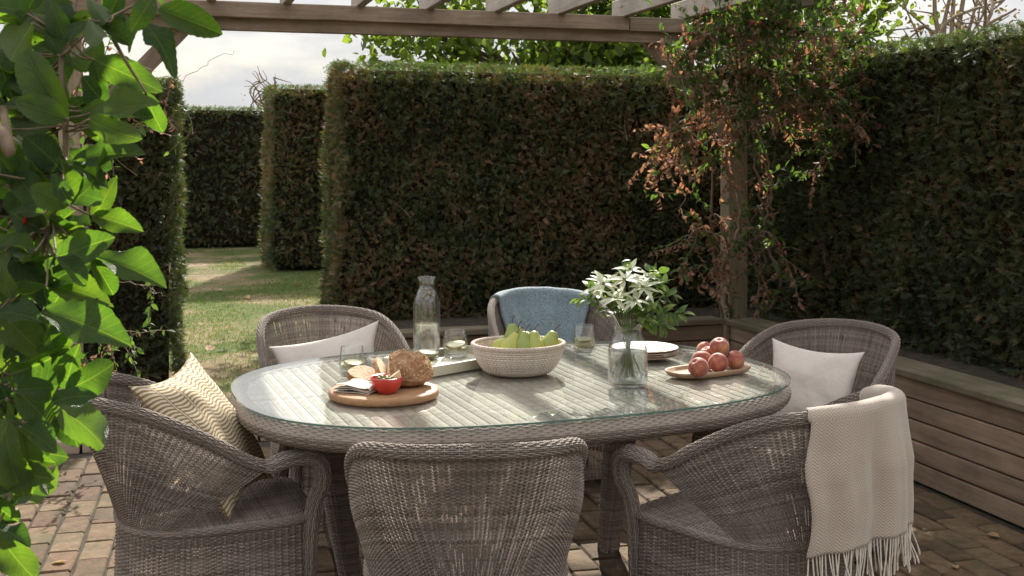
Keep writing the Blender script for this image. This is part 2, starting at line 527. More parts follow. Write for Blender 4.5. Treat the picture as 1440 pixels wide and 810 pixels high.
# ------------------------------------------------------------------ weaving
def woven(S, rows, nribs, a0=0.0, a1=1.0, db=None, amp=0.003, th=0.0017, rib_r=0.0028, per=4, closed=False, acc=None,
          cover=0.47, jit=0.06, ribs=True, b0=None, b1=None, rib_n=24, seed=0, alt=True, streaks=0, ridge=0.0, flat=False):
    """Strands along a at every b in rows pass over and under ribs that run along b.
    S(a,b) -> position arrays. One strand is one closed ribbon of four edges."""
    rng = np.random.default_rng(seed)
    acc = acc or Acc()
    na = nribs * per + (0 if closed else 1)
    A = a0 + (a1 - a0) * np.arange(na) / (nribs * per)
    rows = np.asarray(rows, dtype=float)
    if db is None: db = abs(rows[1] - rows[0])
    nr = len(rows)
    Bv = rows[:, None] + db * jit * (rng.standard_normal((nr, 1)) * 0.6 + np.interp(np.arange(na), np.arange(0, na + 12, 6), rng.standard_normal(len(np.arange(0, na + 12, 6))))[None] * 0.5)
    Ag = np.broadcast_to(A[None], Bv.shape)
    e = 1e-3
    P0 = S(Ag, Bv)
    dA = S(Ag + e * (a1 - a0), Bv) - P0
    dB = S(Ag, Bv + e * db * 5) - P0
    N = np.cross(dA, dB); N /= np.linalg.norm(N, axis=-1, keepdims=True) + 1e-12
    wid = db * cover * (1 + 0.10 * rng.standard_normal((nr, 1)))
    if streaks:                                           # strands narrowed on purpose so slits of daylight show beside a rib
        k_ = np.ones((nr, na))
        for _ in range(streaks):
            c_ = int(np.clip(rng.normal(.52, .17), .1, .9) * nribs) * per + per // 2; r_ = rng.integers(4, nr - 16); l_ = rng.integers(5, 16)
            k_[r_:r_ + l_, c_:c_ + 2] = rng.uniform(.35, .6)
        wid = wid * k_
    lo, hi = S(Ag, Bv - wid), S(Ag, Bv + wid)
    ph = np.pi * (np.arange(na) / per)[None] + (np.pi if alt else 0) * (np.arange(nr) % 2)[:, None] + np.pi / 2
    off = amp * np.sin(ph) * (1 + 0.10 * rng.standard_normal((nr, 1))) + ridge * np.cos(2 * np.pi * np.arange(na) / per)[None]
    o = off[..., None] * N
    V = [lo + o, P0 + o + th * N, hi + o] + ([] if flat else [P0 + o - th * N])
    V = np.stack(V, axis=2); ne = V.shape[2]                                      # nr,na,edges,3
    base = grid_quads(na, ne, closed_u=closed, closed_v=not flat)
    Q = (base[None] + (np.arange(nr) * na * ne)[:, None, None]).reshape(-1, 4)
    acc.add(V.reshape(-1, 3), Q)
    if ribs:
        b0 = rows.min() if b0 is None else b0
        b1 = rows.max() if b1 is None else b1
        k = np.arange(nribs + (0 if closed else 1))
        Ar = a0 + (a1 - a0) * k / nribs
        Bs = np.linspace(b0, b1, rib_n)
        AA, BB = np.meshgrid(Ar, Bs, indexing='ij')
        P = S(AA, BB)
        dA = S(AA + e * (a1 - a0), BB) - P; dB = S(AA, BB + e * (b1 - b0)) - P
        N = np.cross(dA, dB); N /= np.linalg.norm(N, axis=-1, keepdims=True) + 1e-12
        T = dA / (np.linalg.norm(dA, axis=-1, keepdims=True) + 1e-12)
        V = np.stack([P + rib_r * T, P + rib_r * N, P - rib_r * T, P - rib_r * N], axis=2)
        base = grid_quads(rib_n, 4, closed_v=True)
        Q = (base[None] + (np.arange(len(k)) * rib_n * 4)[:, None, None]).reshape(-1, 4)
        acc.add(V.reshape(-1, 3), Q)
    return acc


def woven_tube(path, radius, rows=24, rib_step=0.016, seed=0, amp=0.0013):
    """wicker-wrapped bar along a path: strands run lengthwise over ring ribs"""
    P = np.asarray(path, float)
    n = len(P)
    R = np.broadcast_to(np.asarray(radius, float), (n,))
    seg = np.linalg.norm(np.diff(P, axis=0), axis=1); cum = np.concatenate([[0], np.cumsum(seg)]); L = cum[-1]
    T = np.gradient(P, axis=0); T /= np.linalg.norm(T, axis=1, keepdims=True)
    N = np.zeros_like(P)
    ref = np.array([0, 0, 1.0]) if abs(T[0, 2]) < 0.9 else np.array([0, 1.0, 0])
    v = ref - T[0] * np.dot(ref, T[0]); N[0] = v / np.linalg.norm(v)
    for i in range(1, n):
        v = N[i - 1] - T[i] * np.dot(N[i - 1], T[i]); N[i] = v / np.linalg.norm(v)
    B = np.cross(T, N)
    def ip(arr, s): return np.stack([np.interp(s, cum / L, arr[:, k]) for k in range(3)], -1)
    def S(a, b):
        a = np.clip(a, -0.02, 1.02)
        p, nn, bb = ip(P, a), ip(N, a), ip(B, a)
        r = np.interp(a, cum / L, R)[..., None]
        w = (b * 2 * np.pi)[..., None]
        return p + r * (np.cos(w) * nn + np.sin(w) * bb)
    nr = max(3, int(L / rib_step))
    return woven(S, np.arange(rows) / rows, nr, per=3, amp=amp, th=0.0016, rib_r=0.0018, b0=0, b1=1, rib_n=16, seed=seed, cover=0.49, jit=0.03)


def sgnpow(x, p): return np.sign(x) * np.abs(x) ** p


# ------------------------------------------------------------------ the setting
def ground_mat():
    m, n, l, b = newmat('lawn_ground')
    t = noise(n, l, 0.9, 6, 0.65); t2 = noise(n, l, 22, 5, 0.7)
    r = ramp(n, [(0.38, (0.075, 0.105, 0.03)), (0.49, (0.12, 0.13, 0.05)), (0.57, (0.22, 0.17, 0.10)), (0.7, (0.28, 0.215, 0.14))])
    l.new(t.outputs['Fac'], r.inputs[0])
    r2 = ramp(n, [(0.3, (0.55, 0.55, 0.55)), (0.7, (1.1, 1.1, 1.1))]); l.new(t2.outputs['Fac'], r2.inputs[0])
    l.new(mixc(n, l, r.outputs[0], r2.outputs[0], 1.0, 'MULTIPLY'), b.inputs['Base Color'])
    b.inputs['Roughness'].default_value = 0.95; b.inputs['Specular IOR Level'].default_value = 0.1
    bump(n, l, b, t2.outputs['Fac'], 0.8, 0.03)
    return m


gv = np.array([(-300, -300, -0.035), (300, -300, -0.035), (300, 300, -0.035), (-300, 300, -0.035)], float)
lawn = link('lawn', fast_mesh('lawn', gv, [(0, 1, 2, 3)], None, False, ground_mat()))
tag(lawn, 'lawn of sparse green grass and bare dry earth beyond the hedge gap', 'lawn', kind='structure')

# brick patio -------------------------------------------------------
def brick_mat():
    m, n, l, b = newmat('paver_brick')
    oi = n.new('ShaderNodeObjectInfo'); at = n.new('ShaderNodeAttribute'); at.attribute_name = 'rnd'
    tc = n.new('ShaderNodeTexCoord')
    ge = n.new('ShaderNodeNewGeometry')
    f = math_n(n, l, 'FRACT', math_n(n, l, 'ADD', oi.outputs['Random'], ge.outputs['Random Per Island']))
    r = ramp(n, [(0.0, (0.135, 0.089, 0.054)), (0.35, (0.175, 0.122, 0.075)), (0.6, (0.105, 0.067, 0.043)), (0.85, (0.15, 0.094, 0.058)), (1.0, (0.075, 0.050, 0.035))])
    l.new(f, r.inputs[0])
    t = noise(n, l, 16, 6, 0.7, vec=ge.outputs['Position']); t2 = noise(n, l, 90, 4, 0.7, vec=ge.outputs['Position'])
    r2 = ramp(n, [(0.3, (0.5, 0.49, 0.47)), (0.65, (1.1, 1.08, 1.05))]); l.new(t.outputs['Fac'], r2.inputs[0])
    c = mixc(n, l, r.outputs[0], r2.outputs[0], 1.0, 'MULTIPLY')
    t3 = noise(n, l, 5, 6, 0.75, vec=ge.outputs['Position'])
    r3 = ramp(n, [(0.49, (0, 0, 0)), (0.64, (1, 1, 1))]); l.new(t3.outputs['Fac'], r3.inputs[0])
    c = mixc(n, l, c, (0.055, 0.055, 0.026), math_n(n, l, 'MULTIPLY', r3.outputs[0], 0.65))
    l.new(c, b.inputs['Base Color']); b.inputs['Roughness'].default_value = 0.9; b.inputs['Specular IOR Level'].default_value = 0.25
    bump(n, l, b, math_n(n, l, 'ADD', t.outputs['Fac'], math_n(n, l, 'MULTIPLY', t2.outputs['Fac'], 0.6)), 0.7, 0.006)
    return m


def joint_mat():
    m, n, l, b = newmat('mossy_joint')
    t = noise(n, l, 9, 6, 0.7)
    r = ramp(n, [(0.35, (0.022, 0.017, 0.012)), (0.55, (0.045, 0.035, 0.022)), (0.64, (0.05, 0.066, 0.018))])
    l.new(t.outputs['Fac'], r.inputs[0]); l.new(r.outputs[0], b.inputs['Base Color']); b.inputs['Roughness'].default_value = 1
    bump(n, l, b, noise(n, l, 150, 3).outputs['Fac'], 0.8, 0.01)
    return m


MT['brick'] = brick_mat()
PAT_Y1 = 6.32
pv = np.array([(-4, -1, -0.009), (3.42, -1, -0.009), (3.42, PAT_Y1, -0.009), (-4, PAT_Y1, -0.009)], float)
patio = link('patio', fast_mesh('patio', pv, [(0, 1, 2, 3)], None, False, joint_mat()))
tag(patio, 'patio of worn buff brick pavers with mossy joints', 'patio', kind='structure')
BW, BL, BG = 0.108, 0.216, 0.009
brick_meshes = [box_mesh('brick', BW, BL, 0.05, MT['brick'], 0.006, 1, 0.004, 1, s) for s in range(6)]
brot = rad(2.5)
cb, sb = math.cos(brot), math.sin(brot)
cand = []
for i in range(-36, 42):
    for j in range(-6, 34):
        lx = i * (BW + BG); ly = (j + 0.5 * (i % 2)) * (BL + BG)
        x, y = lx * cb + ly * sb, -lx * sb + ly * cb
        if x < -2.6 or x > 3.25 or y > PAT_Y1 - 0.1 or y < 0.8: continue
        cand.append((x, y))
show, rest = [], []
for (x, y) in cand:
    d = x * SY + y * CY
    vis = False
    if d > 1.0:
        px, py, _ = to_px((x, y, 0))
        vis = -20 < px < 1460 and py < 840 and ((px < 500 and py > 570) or (px > 1225 and py > 660) or (830 < px < 1010 and py > 600))
    (show if vis else rest).append((d, x, y))
show.sort()
rest += show[298:]; show = show[:298]
for k, (d, x, y) in enumerate(show):
    o = link('brick', brick_meshes[k % 6], patio, (x, y, -0.0255 + random.uniform(-0.003, 0.0035)),
             (random.uniform(-0.012, 0.012), random.uniform(-0.012, 0.012), -brot + random.uniform(-0.012, 0.012) + (math.pi if random.random() < .5 else 0)))
bacc = Acc()
tmpl = []
for me_ in brick_meshes:
    vv = np.array([v.co[:] for v in me_.vertices]); tmpl.append((vv, [list(p.vertices) for p in me_.polygons]))
rv, rq, rt, off = [], [], [], 0
for k, (d, x, y) in enumerate(rest):
    vv, fs = tmpl[k % 6]
    R = np.array([[cb, sb, 0], [-sb, cb, 0], [0, 0, 1]])
    rv.append(vv @ R.T + np.array([x, y, -0.0255 + random.uniform(-0.003, 0.003)]))
    for f in fs: (rq if len(f) == 4 else rt).append([a + off for a in f]) if len(f) in (3, 4) else rt.extend([[f[0] + off, f[q] + off, f[q + 1] + off] for q in range(1, len(f) - 1)])
    off += len(vv)
o = link('bricks', fast_mesh('bricks', np.vstack(rv), np.array(rq), np.array(rt) if rt else None, False, MT['brick']), patio)
o['kind'] = 'stuff'

# stone edge between patio and lawn
MT['stone'] = simple('edge_stone', (0.36, 0.27, 0.20), 0.85, 0.22, 9, 0.5, 0.006)
edge = empty('stone_edging', (0, PAT_Y1, 0))
tag(edge, 'row of low pinkish stone slabs edging the brick patio before the lawn', 'edging')
x = -2.2
k = 0
while x < 1.15:
    w = random.uniform(0.42, 0.5)
    link('slab', box_mesh('slab', w - 0.012, 0.26, 0.07, MT['stone'], 0.008, 2, 0.004, 2, k), edge, (x + w / 2, 0.16, 0.02), (0, 0, random.uniform(-.01, .01)))
    x += w; k += 1

PATIO_LITTER = [(-.35, 4.6), (.05, 5.6), (-.62, 5.2), (-.2, 4.1), (.3, 5.9), (2.75, 3.6), (2.95, 4.3), (3.12, 3.9), (2.6, 3.2), (3.1, 4.9), (2.85, 5.3), (-.9, 5.0)]
# ------------------------------------------------------------------ planters
def soil_mat():
    m, n, l, b = newmat('planter_soil')
    t = noise(n, l, 14, 6, 0.7)
    r = ramp(n, [(0.3, (0.02, 0.015, 0.01)), (0.6, (0.06, 0.045, 0.03)), (0.8, (0.13, 0.09, 0.06))])
    l.new(t.outputs['Fac'], r.inputs[0]); l.new(r.outputs[0], b.inputs['Base Color']); b.inputs['Roughness'].default_value = 1
    bump(n, l, b, t.outputs['Fac'], 1.0, 0.04)
    return m


MT['soil'] = soil_mat()
PZ = 0.512            # planter height
PXR, PYB = 3.32, 6.52  # faces of the right and the back planter
nb, bh = 5, 0.0952
rp = empty('timber_planter', (PXR, 4.0, 0))
tag(rp, 'long weathered timber planter of five boards along the right hand hedge', 'planter')
for k in range(nb):
    link('plank', box_mesh('plank', 0.04, 5.5, bh - 0.007, MT['plank_y'], 0.006, 2, 0.0025, 10, k), rp, (0.02 + random.uniform(-.0015, .0015), PYB - 4.0 - 2.76, bh * (k + .5)))
link('cap_board', box_mesh('cap_board', 0.225, 5.62, 0.034, MT['cap_y'], 0.008, 2, 0.003, 10, 3), rp, (0.085, PYB - 4.0 - 2.815, PZ - 0.017))
link('backing', box_mesh('backing', 0.03, 5.5, PZ - 0.05, MT['soil'], 0.003), rp, (0.056, PYB - 4 - 2.76, (PZ - .05) / 2))
link('soil', box_mesh('soil', 0.9, 7.6, 0.4, MT['soil'], 0.05, 2, 0.03, 14, 2), rp, (0.54, PYB - 4 - 1.7, 0.235))
bp_ = empty('timber_planter', (2.3, PYB, 0))
tag(bp_, 'weathered timber planter below the middle hedge, behind the dining table', 'planter')
BX0 = 1.02
for k in range(nb):
    link('plank', box_mesh('plank', PXR - BX0 + 0.03, 0.04, bh - 0.007, MT['plank_x'], 0.006, 2, 0.0025, 8, k + 9), bp_, ((PXR + BX0 - 0.03) / 2 - 2.3, 0.02 + random.uniform(-.0015, .0015), bh * (k + .5)))
    link('plank', box_mesh('plank', 0.04, 0.95, bh - 0.007, MT['plank_y'], 0.006, 2, 0.0025, 4, k + 19), bp_, (BX0 - 2.3 - 0.025, .52, bh * (k + .5)))
link('cap_board', box_mesh('cap_board', PXR - BX0 + 0.01, 0.15, 0.034, MT['cap_x'], 0.008, 2, 0.003, 8, 5), bp_, ((PXR + BX0 - 0.05) / 2 - 2.3 - .02, 0.05, PZ - 0.0165))
link('backing', box_mesh('backing', PXR - BX0 - .04, 0.03, PZ - 0.05, MT['soil'], 0.003), bp_, ((PXR + BX0) / 2 - 2.3 - .02, 0.056, (PZ - .05) / 2))
link('soil', box_mesh('soil', PXR - BX0 - .1, 1.1, 0.4, MT['soil'], 0.05, 2, 0.03, 8, 4), bp_, ((PXR + BX0) / 2 - 2.3 - .04, .63, 0.23))
link('corner_post', box_mesh('corner_post', 0.035, 0.035, PZ - 0.04, MT['plank_y'], 0.004), bp_, (PXR - 2.3 - 0.022, -0.0185, (PZ - .04) / 2))

# ------------------------------------------------------------------ pergola
POST_R = Vector((3.50, 6.76, 0)); POST_L = Vector((-0.50, 6.76, 0))
BY = 6.70
BZ = 2.213
pg = empty('timber_pergola', (POST_R.x, POST_R.y, 0))
tag(pg, 'weathered timber pergola with double beam and pale rafters over the terrace', 'pergola')
def pgl(name, me, x, y, z, rot=None): return link(name, me, pg, (x - POST_R.x, y - POST_R.y, z), rot)
pgl('post', box_mesh('post', 0.135, 0.12, 2.6, MT['post'], 0.008, 2, 0.003, 8, 1), POST_R.x, POST_R.y + .03, 1.24)
pgl('post', box_mesh('post', 0.12, 0.12, 2.6, MT['post'], 0.008, 2, 0.003, 8, 2), POST_L.x, POST_L.y + .03, 1.0)
for xx in (-0.9, 3.75):
    pgl('post', box_mesh('post', 0.12, 0.12, 2.3, MT['post'], 0.008, 2, 0.003, 8, 3), xx, 2.35, 1.14)
# lower board set back, upper boards proud, two lengths butted
pgl('beam', box_mesh('beam', 5.2, 0.045, 0.075, MT['beam'], 0.004, 1, 0.003, 16, 4), 1.45, BY + 0.012, BZ + 0.0375)
pgl('beam', box_mesh('beam', 3.83, 0.05, 0.088, MT['beam'], 0.004, 1, 0.003, 16, 5), 2.72 - 1.915, BY - 0.028, BZ + 0.112)
pgl('beam', box_mesh('beam', 1.38, 0.045, 0.088, MT['beam'], 0.004, 1, 0.003, 6, 6), 2.726 + 0.69, BY - 0.018, BZ + 0.110)
pgl('beam', box_mesh('beam', 5.2, 0.05, 0.15, MT['beam'], 0.004, 1, 0.003, 10, 7), 1.45, 2.27, BZ + 0.075)
pgl('beam', box_mesh('beam', 5.2, 0.05, 0.15, MT['beam'], 0.004, 1, 0.003, 10, 8), 1.45, 2.43, BZ + 0.075)
raft = box_mesh('rafter', 0.050, 4.95, 0.115, MT['rafter'], 0.004, 1, 0.002, 10, 1)
for k in range(-2, 9):
    pgl('rafter', raft, 0.245 + 0.409 * k, 1.9 + 2.475 + random.uniform(-.01, .01), BZ + 0.1485 + 0.0525 + .01, (0, 0, random.uniform(-.004, .004)))
for (p, s) in ((POST_R, -1), (POST_L, 1)):
    a = Vector((p.x + s * 0.03, BY + .07, 1.62)); c = Vector((p.x + s * 0.62, BY + .07, BZ + .05))
    L = (c - a).length; ang = math.atan2(c.z - a.z, c.x - a.x)
    pgl('brace', box_mesh('brace', L, 0.045, 0.095, MT['beam'], 0.004, 1, 0.002, 4, 9), *((a + c) / 2), (0, -ang, 0))

# ------------------------------------------------------------------ leaf clouds
def frames(axis, nrm):
    a = axis / (np.linalg.norm(axis, axis=1, keepdims=True) + 1e-9)
    n_ = nrm - a * np.sum(nrm * a, axis=1, keepdims=True)
    n_ /= np.linalg.norm(n_, axis=1, keepdims=True) + 1e-9
    return a, np.cross(n_, a), n_


def cloud(C, axis, nrm, L, W, tv, tq, rnd, tris=False):
    """one template leaf at every centre"""
    a, b_, n_ = frames(axis, nrm)
    tv = np.asarray(tv, float)
    V = (C[:, None] + tv[None, :, 0, None] * (L[:, None] * a)[:, None] + tv[None, :, 1, None] * (W[:, None] * b_)[:, None]
         + tv[None, :, 2, None] * (L[:, None] * n_)[:, None])
    q = np.asarray(tq)
    Q = (q[None] + (np.arange(len(C)) * len(tv))[:, None, None]).reshape(-1, q.shape[1])
    return V.reshape(-1, 3), Q, np.repeat(rnd, len(tv))


def sprig_template(n=9, seed=0):
    """yew shoot: two ranks of narrow needles along a stem"""
    r = np.random.default_rng(seed)
    tv, tq = [], []
    for k in range(n):
        s = (k + .5) / n
        side = 1 if k % 2 else -1
        if k == n - 1: d = np.array([1.0, 0, 0.05])
        else: d = np.array([0.55, side * 0.85, r.uniform(-.3, .3)])
        d /= np.linalg.norm(d)
        ln = 0.42 * (1 - 0.45 * s) if k < n - 1 else 0.4
        p = np.array([s * 0.8, 0, 0]); w = np.cross(d, [0, 0, 1.0]); w /= np.linalg.norm(w); w *= 0.066
        i = len(tv)
        tv += [p + d * ln * .12 - w, p + d * ln * 1.1, p + d * ln * .12 + w]
        tq.append((i, i + 1, i + 2))
    return np.array(tv), np.array(tq)


SPR = [sprig_template(9, s) for s in range(3)]


def noise2(P, sc, seed):
    """cheap smooth value noise from sines, for clumping"""
    r = np.random.default_rng(seed)
    out = np.zeros(len(P))
    for k in range(7):
        w = r.standard_normal(3) * sc * (1 + 0.5 * k)
        out += np.sin(P @ w + r.uniform(0, 6.28)) / (1 + 0.5 * k)
    return out / 2.2


def hedge(name, label, x0, x1, y0, y1, h, dens, size, faces, mat, seed, batter=0.02, group='clipped yew hedges', tipdens=1.0, twigs=20, rim=True):
    """clipped hedge: dark core, needle shoots on the named faces, a fringe of new growth along the top"""
    rng = np.random.default_rng(seed)
    root = empty(name, ((x0 + x1) / 2, (y0 + y1) / 2, 0))
    tag(root, label, 'hedge', group)
    org = np.array([(x0 + x1) / 2, (y0 + y1) / 2, 0.0])
    ins = 0.07
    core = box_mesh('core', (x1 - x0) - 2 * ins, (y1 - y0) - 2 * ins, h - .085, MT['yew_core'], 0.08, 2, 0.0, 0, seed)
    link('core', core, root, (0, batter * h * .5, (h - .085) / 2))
    Cs, Ns = [], []
    fd = {'-y': ((x0, y0), (x1, y0), (0, -1, 0)), '+y': ((x0, y1), (x1, y1), (0, 1, 0)), '-x': ((x0, y0), (x0, y1), (-1, 0, 0)), '+x': ((x1, y0), (x1, y1), (1, 0, 0))}
    for f in faces:
        if f == 'top':
            n_ = int((x1 - x0) * (y1 - y0) * dens * 0.6)
            C = np.stack([rng.uniform(x0, x1, n_), rng.uniform(y0, y1, n_), np.full(n_, h)], 1)
            N = np.tile([0, 0, 1.0], (n_, 1))
        else:
            (ax, ay), (bx, by), nn = fd[f]
            L = math.hypot(bx - ax, by - ay)
            n_ = int(L * h * dens)
            s = rng.uniform(0, 1, n_); z = rng.uniform(0.0, 1, n_) ** 0.95 * (h - .025)
            C = np.stack([ax + (bx - ax) * s, ay + (by - ay) * s, z], 1)
            N = np.tile(np.array(nn, float), (n_, 1))
            C -= N * (batter * z)[:, None]
        Cs.append(C); Ns.append(N)
    C = np.vstack(Cs); N = np.vstack(Ns)
    # rounded shoulders and corners
    for ax, (lo, hi) in enumerate(((x0, x1), (y0, y1))):
        e = np.minimum(C[:, ax] - lo, hi - C[:, ax])
        C[:, 2] -= np.clip(0.10 - e, 0, 0.10) ** 2 * 5 * (C[:, 2] > h - 0.15)
    depth = 0.030 * noise2(C, 4.0, seed) + 0.030 * noise2(C, 15, seed + 1) - np.abs(rng.normal(0, 0.020, len(C)))
    C = C + N * depth[:, None]
    up = np.array([0, 0, 1.0])
    A = N * rng.uniform(.3, 1.0, (len(C), 1)) + up * rng.uniform(-.3, .8, (len(C), 1)) + rng.normal(0, .55, C.shape)
    A[:, 2] *= np.where(C[:, 2] > h - .07, .15, 1.0)
    nr = N * 0.7 + rng.normal(0, 0.7, C.shape)
    L = size * rng.uniform(0.6, 1.35, len(C))
    rnd = np.clip(0.5 + 0.17 * noise2(C, 2.2, seed + 2) + rng.normal(0, .22, len(C)), 0, 1)
    acc = Acc()
    which = rng.integers(0, 3, len(C))
    for w in range(3):
        i = which == w
        if i.sum() == 0: continue
        v, q, r = cloud(C[i] - org, A[i], nr[i], L[i], L[i], *SPR[w], rnd[i])
        acc.add(v, None, q, rnd=r)
    o = link('foliage', acc.mesh('hedge_foliage', mat, False), root); o['kind'] = 'stuff'
    if rim:
        n_ = int((x1 - x0) * (y1 - y0) * dens * 0.55 * tipdens)
        s = rng.uniform(0, 1, n_)
        C = np.stack([rng.uniform(x0 + .01, x1 - .01, n_), rng.uniform(y0 + .03, y1, n_), h - 0.034 - np.abs(rng.normal(0, .02, n_))], 1)
        C[:, 2] += 0.008 * noise2(C, 5, seed + 5)
        A = np.tile(up * .35, (n_, 1)) + rng.normal(0, .6, C.shape)
        v, q, r = cloud(C - org, A, rng.normal(0, 1, C.shape), size * rng.uniform(.4, .75, n_), size * rng.uniform(.4, .75, n_), *SPR[0], rng.uniform(0, 1, n_))
        acc = Acc(); acc.add(v, None, q, rnd=r)
        o = link('new_growth', acc.mesh('hedge_tips', MT['yew_tip'], False), root); o['kind'] = 'stuff'
    if twigs:
        acc = Acc()
        for k in range(twigs):
            j = rng.integers(0, len(Cs[0]))
            p = Cs[0][j] + Ns[0][j] * 0.01 - org
            t = np.cross(Ns[0][j], up); a = rng.uniform(-.9, .9)
            d = (t * math.sin(a) + up * math.cos(a)); ln = rng.uniform(.08, .3) * size / .05
            acc.tube(spline([p, p + d * ln * .5 + t * rng.normal(0, .02), p + d * ln], 6), np.linspace(.003, .001, 6), 5)
        o = link('dead_twigs', acc.mesh('dead_twigs', MT['twig_grey']), root); o['kind'] = 'stuff'
    return root


HY = 7.50
hedge('yew_hedge', 'tall clipped yew hedge browning in patches, right behind the dining table', 1.04, 4.3, HY, HY + 0.72, 2.165, 5200, 0.040, ('-y', '-x'), MT['yew'], 11, twigs=14)
hedge('yew_hedge', 'long dark yew hedge running along the right side above the planter', 3.95, 4.9, 3.0, HY + .3, 2.20, 3800, 0.041, ('-x',), MT['yew_green'], 12, twigs=10)
hedge('yew_hedge', 'dark yew hedge end at the left edge, half hidden by apple leaves', -2.3, 0.085, HY - 0.02, HY + 0.72, 2.035, 4200, 0.041, ('-y', '+x'), MT['yew_green'], 13, twigs=8)
hedge('yew_hedge', 'squared yew hedge block standing on the lawn in the gap', 1.34, 3.6, 15.9, 17.4, 2.52, 1200, 0.066, ('-y', '-x'), MT['yew'], 14, twigs=0)
hedge('yew_hedge', 'farthest yew hedge closing the lawn at the back of the gap', -3.0, 5.0, 20.4, 21.6, 2.40, 520, 0.092, ('-y',), MT['yew_green'], 15, twigs=0)

# ------------------------------------------------------------------ trees behind the hedges
LEAF6 = (np.array([(0, 0, 0), (.3, .36, .06), (.7, .34, .04), (1, 0, -.06), (.7, -.34, .04), (.3, -.36, .06), (.35, 0, -.03), (.7, 0, -.02)]),
         np.array([(0, 6, 1, 1), (0, 5, 6, 6), (1, 6, 7, 2), (6, 5, 4, 7), (2, 7, 3, 3), (7, 4, 3, 3)]))
LEAF6_T = []
for f in LEAF6[1]:
    u = list(dict.fromkeys(f.tolist()))
    LEAF6_T += [u] if len(u) == 3 else [[u[0], u[1], u[2]], [u[0], u[2], u[3]]]
LEAF6_T = np.array(LEAF6_T)


def tree(name, label, base, height, crown_c, crown_r, nleaf, leaf, mat, seed, limbs=9, clump=26, clump_r=0.45, bark='bark', trunk_r=.12, group='trees beyond the hedges'):
    rng = np.random.default_rng(seed)
    root = empty(name, base)
    tag(root, label, 'tree', group)
    acc = Acc()
    cc = np.array(crown_c) - np.array(base); cr = np.array(crown_r)
    fork = np.array([0, 0, max(0.8, cc[2] - cr[2] * .8)])
    acc.tube(spline([(0, 0, -.05), fork * .5 + np.array([.05, 0, 0]), fork], 8), np.linspace(trunk_r, trunk_r * .7, 8), 9)
    o = link('trunk', acc.mesh('trunk', MT[bark]), root)
    acc = Acc(); ends = []
    for k in range(limbs):
        u = rng.normal(0, 1, 3); u /= np.linalg.norm(u)
        e = cc + u * cr * rng.uniform(.6, .95)
        m_ = fork * .5 + e * .5 + rng.normal(0, .15, 3)
        pts = spline([fork - [0, 0, .1], m_, e], 9)
        acc.tube(pts, np.linspace(trunk_r * .45, .012, 9), 6)
        ends.append(pts)
        for j in range(4):
            p = pts[rng.integers(3, 9)]; q_ = p + rng.normal(0, .35, 3) * cr / cr.max()
            acc.tube(spline([p, (p + q_) / 2 + rng.normal(0, .05, 3), q_], 5), np.linspace(.014, .005, 5), 5)
            ends.append(np.array([q_]))
    o = link('limbs', acc.mesh('limbs', MT[bark]), root); o['kind'] = 'stuff'
    allp = np.vstack(ends)
    u = rng.normal(0, 1, (clump, 3)); u /= np.linalg.norm(u, axis=1, keepdims=True)
    cen = np.vstack([cc + u * cr * rng.uniform(.45, 1.0, (clump, 1)), allp[rng.integers(0, len(allp), clump)]])
    i = rng.integers(0, len(cen), nleaf)
    C = cen[i] + rng.normal(0, clump_r, (nleaf, 3)) * rng.uniform(.4, 1, (nleaf, 1))
    A = rng.normal(0, 1, C.shape) + np.array([0, -.15, -.4]); N = rng.normal(0, .6, C.shape) + np.array([0, 0, 1.0])
    L = leaf * rng.uniform(.6, 1.25, nleaf)
    v, q, r = cloud(C, A, N, L, L * rng.uniform(.8, 1.0, nleaf), LEAF6[0], LEAF6_T, np.clip(rng.normal(.5, .22, nleaf), 0, 1))
    o = link('crown', fast_mesh('crown', v, None, q, False, mat, {'rnd': r}), root)
    o['kind'] = 'stuff'
    return root


tree('leafy_tree', 'bright green broad-leaved tree showing above the middle hedge under the pergola beam', (4.4, 13.2, 0), 5, (4.55, 13.2, 3.55), (2.9, 1.3, 1.7), 11000, 0.125, MT['tree_green'], 21, 16, 60, 0.30)
tree('leafy_tree', 'yellowish green tree filling the sky behind the climber covered post', (7.3, 12.6, 0), 5, (7.4, 12.6, 3.5), (1.5, 1.2, 1.5), 2600, 0.13, MT['tree_green'], 22, 10, 26, 0.34)
tree('bare_tree', 'sparse rusty twiggy tree rising above the right hedge', (8.3, 11.0, 0), 5, (8.35, 11.0, 3.5), (0.95, .8, 1.3), 700, 0.055, MT['tree_rust'], 23, 16, 24, 0.3, 'twig', .07)
tree('leafy_tree', 'small clump of green leaves at the right edge above the hedge', (8.6, 8.6, 0), 4, (8.75, 8.6, 2.75), (0.6, .6, .6), 900, 0.08, MT['tree_green'], 24, 6, 14, 0.2, 'bark', .06)
tree('bare_tree', 'tiny bare twigs poking above the farthest hedge', (2.0, 24, 0), 3, (2.0, 24, 2.75), (0.45, .4, .5), 40, 0.04, MT['tree_rust'], 25, 12, 10, 0.15, 'twig', .04)

